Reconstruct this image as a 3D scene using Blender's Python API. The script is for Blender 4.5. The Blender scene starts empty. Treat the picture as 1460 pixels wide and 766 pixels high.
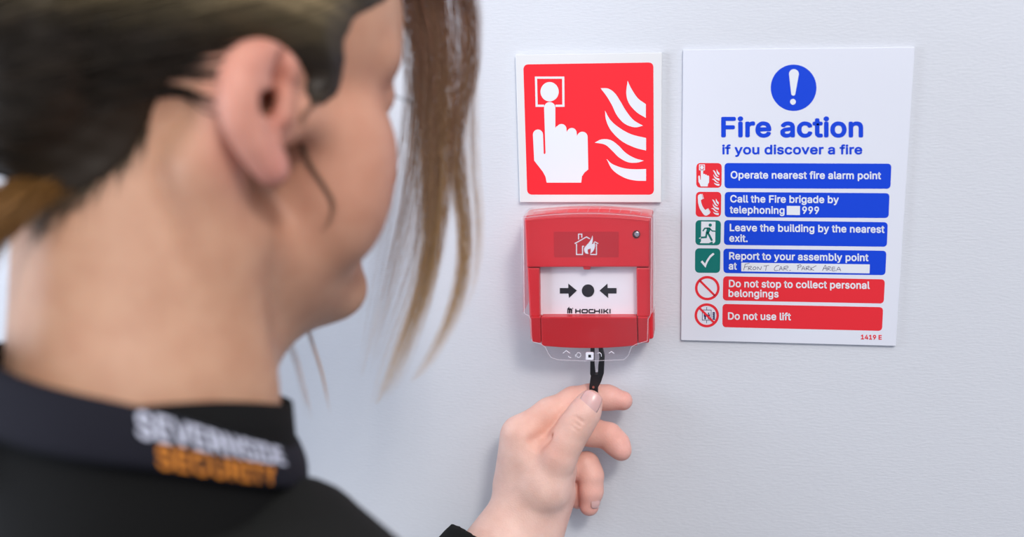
import bpy, bmesh, math, random, json
import numpy as np
from mathutils import Vector, Matrix

# ------------------------------------------------------------------ camera, sky, lamps, exposure
SC = bpy.context.scene
COL = SC.collection
random.seed(7)
RNG = np.random.default_rng(11)
IW, IH, LENS, CAMD, CAMZ = 1460, 766, 38.0, 0.74736, 1.55     # measured from the perspective of the two signs
FPX = LENS / 36.0 * IW
PITCH, YAW, ROLL = math.radians(11.208), math.radians(-8.799), math.radians(0.697)

def _rot(p, y, r):
    cp, sp, cy, sy, cr, sr = math.cos(p), math.sin(p), math.cos(y), math.sin(y), math.cos(r), math.sin(r)
    Rx = np.array([[1, 0, 0], [0, cp, -sp], [0, sp, cp]])
    Ry = np.array([[cy, 0, sy], [0, 1, 0], [-sy, 0, cy]])
    Rz = np.array([[cr, -sr, 0], [sr, cr, 0], [0, 0, 1]])
    return Rz @ Rx @ Ry

RM = _rot(PITCH, YAW, ROLL)          # rows: camera right, up, back in wall space (x right, y up, z off the wall; mm)
CAM0 = np.array([0, 0, CAMD * 1000])

def to_world(p):                      # wall space (mm) -> Blender metres
    p = np.asarray(p, float)
    return np.stack([p[..., 0], -p[..., 2], p[..., 1]], -1) / 1000.0 + np.array([0, 0, CAMZ])

def at(px, py, h=None, d=None):       # photo pixel -> wall space, at height h off the wall or depth d from the lens
    q = RM.T @ np.array([(px - IW / 2) / FPX, -(py - IH / 2) / FPX, -1.0])
    t = (h - CAM0[2]) / q[2] if h is not None else d
    return CAM0 + t * q

def px_of(p):                          # wall space -> photo pixel
    q = RM @ (np.asarray(p, float) - CAM0); return IW / 2 + FPX * q[0] / -q[2], IH / 2 - FPX * q[1] / -q[2], -q[2]

cam_d = bpy.data.cameras.new('camera')
cam = bpy.data.objects.new('camera', cam_d); COL.objects.link(cam)
cam_d.sensor_width = 36; cam_d.lens = LENS; cam_d.clip_start = 0.02
b = to_world(RM) - np.array([0, 0, CAMZ])
b = b / np.linalg.norm(b, axis=1)[:, None]
cam.matrix_world = Matrix([[b[0][0], b[1][0], b[2][0], 0], [b[0][1], b[1][1], b[2][1], -CAMD], [b[0][2], b[1][2], b[2][2], CAMZ], [0, 0, 0, 1]])
cam_d.dof.use_dof = True
cam_d.dof.focus_distance = 0.745
cam_d.dof.aperture_fstop = 2.9
SC.camera = cam

wd = bpy.data.worlds.new('world'); SC.world = wd; wd.use_nodes = True
wd.node_tree.nodes['Background'].inputs[0].default_value = (0.62, 0.69, 0.86, 1)
wd.node_tree.nodes['Background'].inputs[1].default_value = 0.50

def area(name, loc, target, sx, sy, power, col):
    l = bpy.data.lights.new(name, 'AREA'); l.shape = 'RECTANGLE'; l.size = sx; l.size_y = sy; l.energy = power; l.color = col
    o = bpy.data.objects.new(name, l); COL.objects.link(o); o.location = loc
    o.rotation_euler = (Vector(target) - Vector(loc)).to_track_quat('-Z', 'Y').to_euler()
    return o
area('ceiling_lamp_light', (0.95, -2.4, 3.4), (-0.05, 0, 1.38), 0.5, 0.5, 46, (1.0, 0.93, 0.86))
area('added_fill_light', (0.5, -1.7, 2.95), (0.1, -0.3, 1.3), 2.6, 2.0, 36, (1.0, 0.985, 0.99))  # unseen overhead fill, added to lift the wall and soften shadows
area('window_light', (-2.5, -1.35, 1.55), (-0.3, 0, 1.3), 1.4, 1.8, 70, (0.80, 0.88, 1.0))
SC.view_settings.view_transform = 'Standard'
SC.view_settings.look = 'None'
SC.view_settings.gamma = 1
SC.view_settings.use_curve_mapping = False
SC.view_settings.exposure = 0.0

# ------------------------------------------------------------------ materials
def mat(name, col, rough=0.5, spec=0.5, bump=None, var=None, sss=0, coat=0, metal=0):
    m = bpy.data.materials.new(name); m.use_nodes = True
    nt = m.node_tree; p = nt.nodes['Principled BSDF']
    p.inputs['Base Color'].default_value = (*col, 1); p.inputs['Roughness'].default_value = rough
    p.inputs['Specular IOR Level'].default_value = spec; p.inputs['Metallic'].default_value = metal
    p.inputs['Coat Weight'].default_value = coat
    tc = nt.nodes.new('ShaderNodeTexCoord')
    if bump:
        sc, st, det = bump
        n = nt.nodes.new('ShaderNodeTexNoise'); n.inputs['Scale'].default_value = sc; n.inputs['Detail'].default_value = det
        bp = nt.nodes.new('ShaderNodeBump'); bp.inputs['Strength'].default_value = st; bp.inputs['Distance'].default_value = 0.001
        nt.links.new(tc.outputs['Object'], n.inputs['Vector']); nt.links.new(n.outputs['Fac'], bp.inputs['Height'])
        nt.links.new(bp.outputs['Normal'], p.inputs['Normal'])
    if var:
        sc, col2, det = var
        n = nt.nodes.new('ShaderNodeTexNoise'); n.inputs['Scale'].default_value = sc; n.inputs['Detail'].default_value = det
        mx = nt.nodes.new('ShaderNodeMix'); mx.data_type = 'RGBA'
        mx.inputs[6].default_value = (*col, 1); mx.inputs[7].default_value = (*col2, 1)
        nt.links.new(tc.outputs['Object'], n.inputs['Vector']); nt.links.new(n.outputs['Fac'], mx.inputs[0])
        nt.links.new(mx.outputs[2], p.inputs['Base Color'])
    if sss:
        p.inputs['Subsurface Weight'].default_value = sss
        p.inputs['Subsurface Radius'].default_value = (1.0, 0.35, 0.2); p.inputs['Subsurface Scale'].default_value = 0.006
    return m

M = {}
M['panel'] = mat('white_panel', (0.675, 0.70, 0.775), 0.35, 0.4, bump=(400, 0.03, 2))
M['sign_panel'] = mat('sign_panel', (0.68, 0.69, 0.70), 0.4, 0.4, bump=(400, 0.03, 2))
M['red'] = mat('red_print', (0.83, 0.020, 0.032), 0.4, 0.3)
M['red2'] = mat('dull_red_print', (0.72, 0.022, 0.034), 0.4, 0.3)
M['blue'] = mat('blue_print', (0.002, 0.050, 0.60), 0.4, 0.3)
M['green'] = mat('green_print', (0.002, 0.155, 0.135), 0.4, 0.3)
M['white'] = mat('white_print', (0.70, 0.73, 0.78), 0.4, 0.3)
M['ink'] = mat('ballpoint_ink', (0.09, 0.085, 0.16), 0.5, 0.3)
M['navy_print'] = mat('navy_print', (0.02, 0.02, 0.09), 0.5, 0.3)
M['housing'] = mat('red_plastic', (0.62, 0.016, 0.025), 0.38, 0.5, bump=(900, 0.08, 2))
M['housing_label'] = mat('red_label', (0.47, 0.016, 0.024), 0.3, 0.5)
M['plate'] = mat('white_plate', (0.80, 0.79, 0.83), 0.4, 0.4)
M['black'] = mat('black_print', (0.012, 0.012, 0.018), 0.5, 0.3)
M['black_plastic'] = mat('black_plastic', (0.010, 0.010, 0.012), 0.35, 0.5, bump=(700, 0.1, 2))
M['hole'] = mat('hole_skin_tone', (0.30, 0.09, 0.07), 0.6, 0.2)  # dull brown-red of skin seen through the key's hole
M['metal'] = mat('bright_metal', (0.75, 0.75, 0.78), 0.25, 0.5, metal=1)
M['boss'] = mat('frosted_plastic', (0.78, 0.78, 0.86), 0.3, 0.5)
M['fabric'] = mat('black_fabric', (0.0085, 0.0088, 0.0084), 0.9, 0.15, bump=(1800, 0.5, 3), var=(40, (0.012, 0.0125, 0.0118), 4))
M['collar'] = mat('navy_black_fabric', (0.010, 0.010, 0.0165), 0.85, 0.2, bump=(1800, 0.5, 3))
M['knit'] = mat('black_knit', (0.0065, 0.0065, 0.0065), 0.9, 0.15, bump=(1500, 0.5, 3))
M['thread_white'] = mat('white_thread', (0.62, 0.64, 0.76), 0.7, 0.2, bump=(2500, 0.5, 2))
M['thread_orange'] = mat('orange_thread', (0.66, 0.235, 0.035), 0.7, 0.2, bump=(2500, 0.5, 2))
M['trouser'] = mat('trouser_fabric', (0.012, 0.012, 0.015), 0.9, 0.15, bump=(1500, 0.4, 3))
M['shoe'] = mat('shoe_leather', (0.01, 0.01, 0.01), 0.4, 0.5)
M['floor'] = mat('floor_vinyl', (0.32, 0.32, 0.33), 0.6, 0.4, var=(6, (0.36, 0.36, 0.37), 4))
M['nail'] = mat('fingernail', (0.66, 0.40, 0.38), 0.28, 0.5, sss=0.2)
M['skirting'] = mat('white_gloss_paint', (0.75, 0.76, 0.78), 0.3, 0.5)

def wall_paint():
    m = mat('wall_paint', (0.60, 0.622, 0.668), 0.55, 0.3)
    nt = m.node_tree; p = nt.nodes['Principled BSDF']
    tc = nt.nodes.new('ShaderNodeTexCoord'); mp = nt.nodes.new('ShaderNodeMapping'); mp.inputs['Scale'].default_value = (1, 1, 3.2)
    n = nt.nodes.new('ShaderNodeTexNoise'); n.inputs['Scale'].default_value = 230; n.inputs['Detail'].default_value = 4
    n2 = nt.nodes.new('ShaderNodeTexNoise'); n2.inputs['Scale'].default_value = 60; n2.inputs['Detail'].default_value = 3
    ad = nt.nodes.new('ShaderNodeMath'); ad.operation = 'ADD'
    bp = nt.nodes.new('ShaderNodeBump'); bp.inputs['Strength'].default_value = 0.22; bp.inputs['Distance'].default_value = 0.0012
    L = nt.links.new
    L(tc.outputs['Object'], mp.inputs['Vector']); L(mp.outputs['Vector'], n.inputs['Vector']); L(tc.outputs['Object'], n2.inputs['Vector'])
    L(n.outputs['Fac'], ad.inputs[0]); L(n2.outputs['Fac'], ad.inputs[1]); L(ad.outputs[0], bp.inputs['Height']); L(bp.outputs['Normal'], p.inputs['Normal'])
    return m
M['wall'] = wall_paint()

def clear_plastic():
    m = bpy.data.materials.new('clear_plastic'); m.use_nodes = True
    nt = m.node_tree; nt.nodes.clear(); L = nt.links.new; N = nt.nodes.new
    out = N('ShaderNodeOutputMaterial'); mx = N('ShaderNodeMixShader'); mx2 = N('ShaderNodeMixShader')
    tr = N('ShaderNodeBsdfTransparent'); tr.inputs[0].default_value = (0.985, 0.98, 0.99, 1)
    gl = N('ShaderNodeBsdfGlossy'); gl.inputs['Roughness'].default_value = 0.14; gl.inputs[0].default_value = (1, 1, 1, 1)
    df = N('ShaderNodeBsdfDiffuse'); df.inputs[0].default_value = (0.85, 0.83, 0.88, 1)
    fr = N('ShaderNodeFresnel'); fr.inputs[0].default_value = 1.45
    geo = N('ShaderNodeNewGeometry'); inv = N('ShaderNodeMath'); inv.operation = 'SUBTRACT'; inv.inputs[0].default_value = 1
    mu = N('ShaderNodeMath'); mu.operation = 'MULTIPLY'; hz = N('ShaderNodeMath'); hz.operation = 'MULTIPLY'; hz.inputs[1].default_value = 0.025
    n = N('ShaderNodeTexNoise'); n.inputs['Scale'].default_value = 45; n.inputs['Detail'].default_value = 1
    bp = N('ShaderNodeBump'); bp.inputs['Strength'].default_value = 0.10; bp.inputs['Distance'].default_value = 0.002
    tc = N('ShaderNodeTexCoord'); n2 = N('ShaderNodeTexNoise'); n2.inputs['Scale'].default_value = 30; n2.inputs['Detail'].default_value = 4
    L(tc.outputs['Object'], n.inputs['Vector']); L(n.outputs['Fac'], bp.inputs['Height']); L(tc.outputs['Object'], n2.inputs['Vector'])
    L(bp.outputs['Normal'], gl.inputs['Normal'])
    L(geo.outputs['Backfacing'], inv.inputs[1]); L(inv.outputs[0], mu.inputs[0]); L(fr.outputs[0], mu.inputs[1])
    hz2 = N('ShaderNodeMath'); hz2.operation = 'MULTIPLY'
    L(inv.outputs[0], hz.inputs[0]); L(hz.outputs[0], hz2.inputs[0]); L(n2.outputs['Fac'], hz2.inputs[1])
    L(hz2.outputs[0], mx2.inputs[0]); L(tr.outputs[0], mx2.inputs[1]); L(df.outputs[0], mx2.inputs[2])      # faint white haze, a soft lamp sheen put into the colour
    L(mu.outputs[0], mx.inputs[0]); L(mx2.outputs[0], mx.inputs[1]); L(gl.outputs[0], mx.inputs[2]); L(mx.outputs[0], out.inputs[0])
    return m
M['clear'] = clear_plastic()
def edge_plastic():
    m = bpy.data.materials.new('pale_edge_glint'); m.use_nodes = True
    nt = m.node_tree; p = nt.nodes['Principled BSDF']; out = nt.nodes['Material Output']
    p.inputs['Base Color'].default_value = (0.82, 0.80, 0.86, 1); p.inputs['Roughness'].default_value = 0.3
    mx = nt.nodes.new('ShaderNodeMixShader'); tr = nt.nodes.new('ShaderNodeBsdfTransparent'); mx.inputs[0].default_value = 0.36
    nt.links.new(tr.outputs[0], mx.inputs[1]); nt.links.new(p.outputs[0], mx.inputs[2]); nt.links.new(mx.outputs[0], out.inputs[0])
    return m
M['clear_edge'] = edge_plastic()  # half-clear white for strips that paint light caught along the cover's edges

def skin_mat():
    m = mat('skin', (0.60, 0.36, 0.255), 0.5, 0.35, sss=0.18)
    nt = m.node_tree; p = nt.nodes['Principled BSDF']; L = nt.links.new
    at_ = nt.nodes.new('ShaderNodeAttribute'); at_.attribute_name = 'tone'
    tc = nt.nodes.new('ShaderNodeTexCoord')
    n = nt.nodes.new('ShaderNodeTexNoise'); n.inputs['Scale'].default_value = 70; n.inputs['Detail'].default_value = 5
    mx = nt.nodes.new('ShaderNodeMix'); mx.data_type = 'RGBA'; mx.blend_type = 'MULTIPLY'
    cr = nt.nodes.new('ShaderNodeValToRGB'); cr.color_ramp.elements[0].color = (0.90, 0.84, 0.82, 1); cr.color_ramp.elements[1].color = (1, 1, 1, 1)
    cr.color_ramp.elements[0].position = 0.3; cr.color_ramp.elements[1].position = 0.65
    mx.inputs[0].default_value = 1.0
    L(tc.outputs['Object'], n.inputs['Vector']); L(n.outputs['Fac'], cr.inputs[0])
    L(at_.outputs['Color'], mx.inputs[6]); L(cr.outputs['Color'], mx.inputs[7]); L(mx.outputs[2], p.inputs['Base Color'])
    n2 = nt.nodes.new('ShaderNodeTexNoise'); n2.inputs['Scale'].default_value = 900; n2.inputs['Detail'].default_value = 3
    bp = nt.nodes.new('ShaderNodeBump'); bp.inputs['Strength'].default_value = 0.4; bp.inputs['Distance'].default_value = 0.0005
    L(tc.outputs['Object'], n2.inputs['Vector']); L(n2.outputs['Fac'], bp.inputs['Height']); L(bp.outputs['Normal'], p.inputs['Normal'])
    return m
M['skin'] = skin_mat()

def hair_mat():
    m = mat('hair', (0.1, 0.07, 0.04), 0.5, 0.25)
    nt = m.node_tree; p = nt.nodes['Principled BSDF']
    a = nt.nodes.new('ShaderNodeAttribute'); a.attribute_name = 'tone'
    nt.links.new(a.outputs['Color'], p.inputs['Base Color'])
    return m
M['hair'] = hair_mat()

# ------------------------------------------------------------------ object helpers
def link_mesh(name, verts, faces, m, parent=None, smooth=False, world=False):
    """verts in wall space (mm), or Blender metres with world=True"""
    v = np.asarray(verts, float) if world else to_world(verts)
    if parent is not None:
        v = v - np.array(parent['_base'])
    me = bpy.data.meshes.new(name)
    if isinstance(faces, np.ndarray):
        k = faces.shape[1]
        me.vertices.add(len(v)); me.vertices.foreach_set('co', v.astype(np.float32).ravel())
        me.loops.add(faces.size); me.loops.foreach_set('vertex_index', faces.astype(np.int32).ravel())
        me.polygons.add(len(faces)); me.polygons.foreach_set('loop_start', np.arange(0, faces.size, k, dtype=np.int32))
        me.update(calc_edges=True); me.validate()
    else:
        me.from_pydata(v.tolist(), [], faces); me.update()
    me.materials.append(m)
    o = bpy.data.objects.new(name, me); COL.objects.link(o)
    if parent is not None:
        o.parent = parent if parent.get('_root') else parent
    if smooth:
        me.polygons.foreach_set('use_smooth', [True] * len(me.polygons))
    o['_base'] = tuple(parent['_base']) if parent is not None else (0.0, 0.0, 0.0)
    return o

def thing(name, label, cat, base, group=None):
    """an Empty at the thing's base (wall space, mm)"""
    o = bpy.data.objects.new(name, None); COL.objects.link(o)
    w = to_world(base); o.location = w; o.empty_display_size = 0.02
    o['_base'] = tuple(float(c) for c in w); o['label'] = label; o['category'] = cat
    if group: o['group'] = group
    return o

class Build:
    """collects prisms into one mesh; polygons are given as lists of 3-D wall-space points"""
    def __init__(s): s.v = []; s.f = []
    def prism(s, front, back):
        n = len(front); o = len(s.v); s.v += [list(p) for p in front] + [list(p) for p in back]
        s.f.append(list(range(o, o + n))); s.f.append(list(range(o + 2 * n - 1, o + n - 1, -1)))
        for i in range(n):
            j = (i + 1) % n; s.f.append([o + i, o + n + i, o + n + j, o + j])
    def pix(s, pts, h, t=0.25):
        s.prism([at(x, y, h) for x, y in pts], [at(x, y, h) - np.array([0, 0, t]) for x, y in pts])
    def strip(s, A, B, h, t=0.25, closed=False):
        n = len(A)
        for i in range(n if closed else n - 1):
            j = (i + 1) % n
            s.pix([A[i], A[j], B[j], B[i]], h, t)
    def stroke(s, pts, w, h, t=0.25, closed=False):
        P = np.array(pts, float); n = len(P); A = []; B = []
        for i in range(n):
            a = P[i - 1] if (i > 0 or closed) else P[i]; c = P[(i + 1) % n] if (i < n - 1 or closed) else P[i]
            d1 = P[i] - a; d2 = c - P[i]
            l1 = np.hypot(*d1); l2 = np.hypot(*d2)
            d1 = d1 / l1 if l1 > 0 else d2 / l2; d2 = d2 / l2 if l2 > 0 else d1
            t_ = d1 + d2; t_ = t_ / max(np.hypot(*t_), 1e-6); nn = np.array([-t_[1], t_[0]])
            k = w / 2 / max(0.45, float(nn @ np.array([-d1[1], d1[0]])))
            A.append(P[i] + nn * k); B.append(P[i] - nn * k)
        s.strip(A, B, h, t, closed)
    def make(s, name, m, parent=None, bevel=0, smooth=False, seg=2):
        bm = bmesh.new()
        w = to_world(np.array(s.v))
        if parent is not None: w = w - np.array(parent['_base'])
        vs = [bm.verts.new(p) for p in w]
        for f in s.f:
            try: bm.faces.new([vs[i] for i in f])
            except ValueError: pass
        bmesh.ops.recalc_face_normals(bm, faces=bm.faces)
        if bevel:
            bmesh.ops.bevel(bm, geom=list(bm.edges), offset=bevel / 1000, segments=seg, affect='EDGES', profile=0.5, clamp_overlap=True)
        me = bpy.data.meshes.new(name); bm.to_mesh(me); bm.free(); me.materials.append(m)
        if smooth:
            me.polygons.foreach_set('use_smooth', [True] * len(me.polygons)); 
        o = bpy.data.objects.new(name, me); COL.objects.link(o)
        if parent is not None: o.parent = parent
        o['_base'] = tuple(parent['_base']) if parent is not None else (0.0, 0.0, 0.0)
        return o

def circ(cx, cy, rx, ry=None, n=40, a0=0, a1=360):
    ry = rx if ry is None else ry
    k = n if abs(a1 - a0) >= 360 else n + 1
    return [(cx + rx * math.cos(math.radians(a0 + (a1 - a0) * i / n)), cy + ry * math.sin(math.radians(a0 + (a1 - a0) * i / n))) for i in range(k)]

def crom(pts, n=6, closed=False):
    """Catmull-Rom through the points"""
    P = [np.array(p, float) for p in pts]; out = []
    m = len(P); segs = m if closed else m - 1
    for i in range(segs):
        p1, p2 = P[i], P[(i + 1) % m]
        p0 = P[i - 1] if (i > 0 or closed) else 2 * p1 - p2
        p3 = P[(i + 2) % m] if (i + 2 < m or closed) else 2 * p2 - p1
        for k in range(n):
            t = k / n
            out.append(0.5 * (2 * p1 + (p2 - p0) * t + (2 * p0 - 5 * p1 + 4 * p2 - p3) * t * t + (3 * p1 - p0 - 3 * p2 + p3) * t ** 3))
    if not closed: out.append(P[-1])
    return out

def corners(*segs):
    """closed outline from smooth pieces that meet at sharp corners"""
    out = []
    for s in segs:
        c = crom(s) if len(s) > 2 else [np.array(p, float) for p in s]
        out += c[:-1] if (np.hypot(*(np.array(c[-1]) - np.array(segs[(segs.index(s) + 1) % len(segs)][0]))) < 1e-6) else c
    return [tuple(p) for p in out]

def rquad(tl, tr, br, bl, r, n=5):
    """quadrilateral with rounded corners of radius r (pixels)"""
    Q = [np.array(p, float) for p in (tl, tr, br, bl)]; out = []
    for i in range(4):
        c = Q[i]; a = Q[i - 1] - c; d = Q[(i + 1) % 4] - c
        a = c + a / np.hypot(*a) * r; d = c + d / np.hypot(*d) * r
        for k in range(n + 1):
            t = k / n; out.append(tuple((1 - t) ** 2 * a + 2 * t * (1 - t) * (c + (a + d - 2 * c) * 0.09) + t * t * d))
    return out

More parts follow.
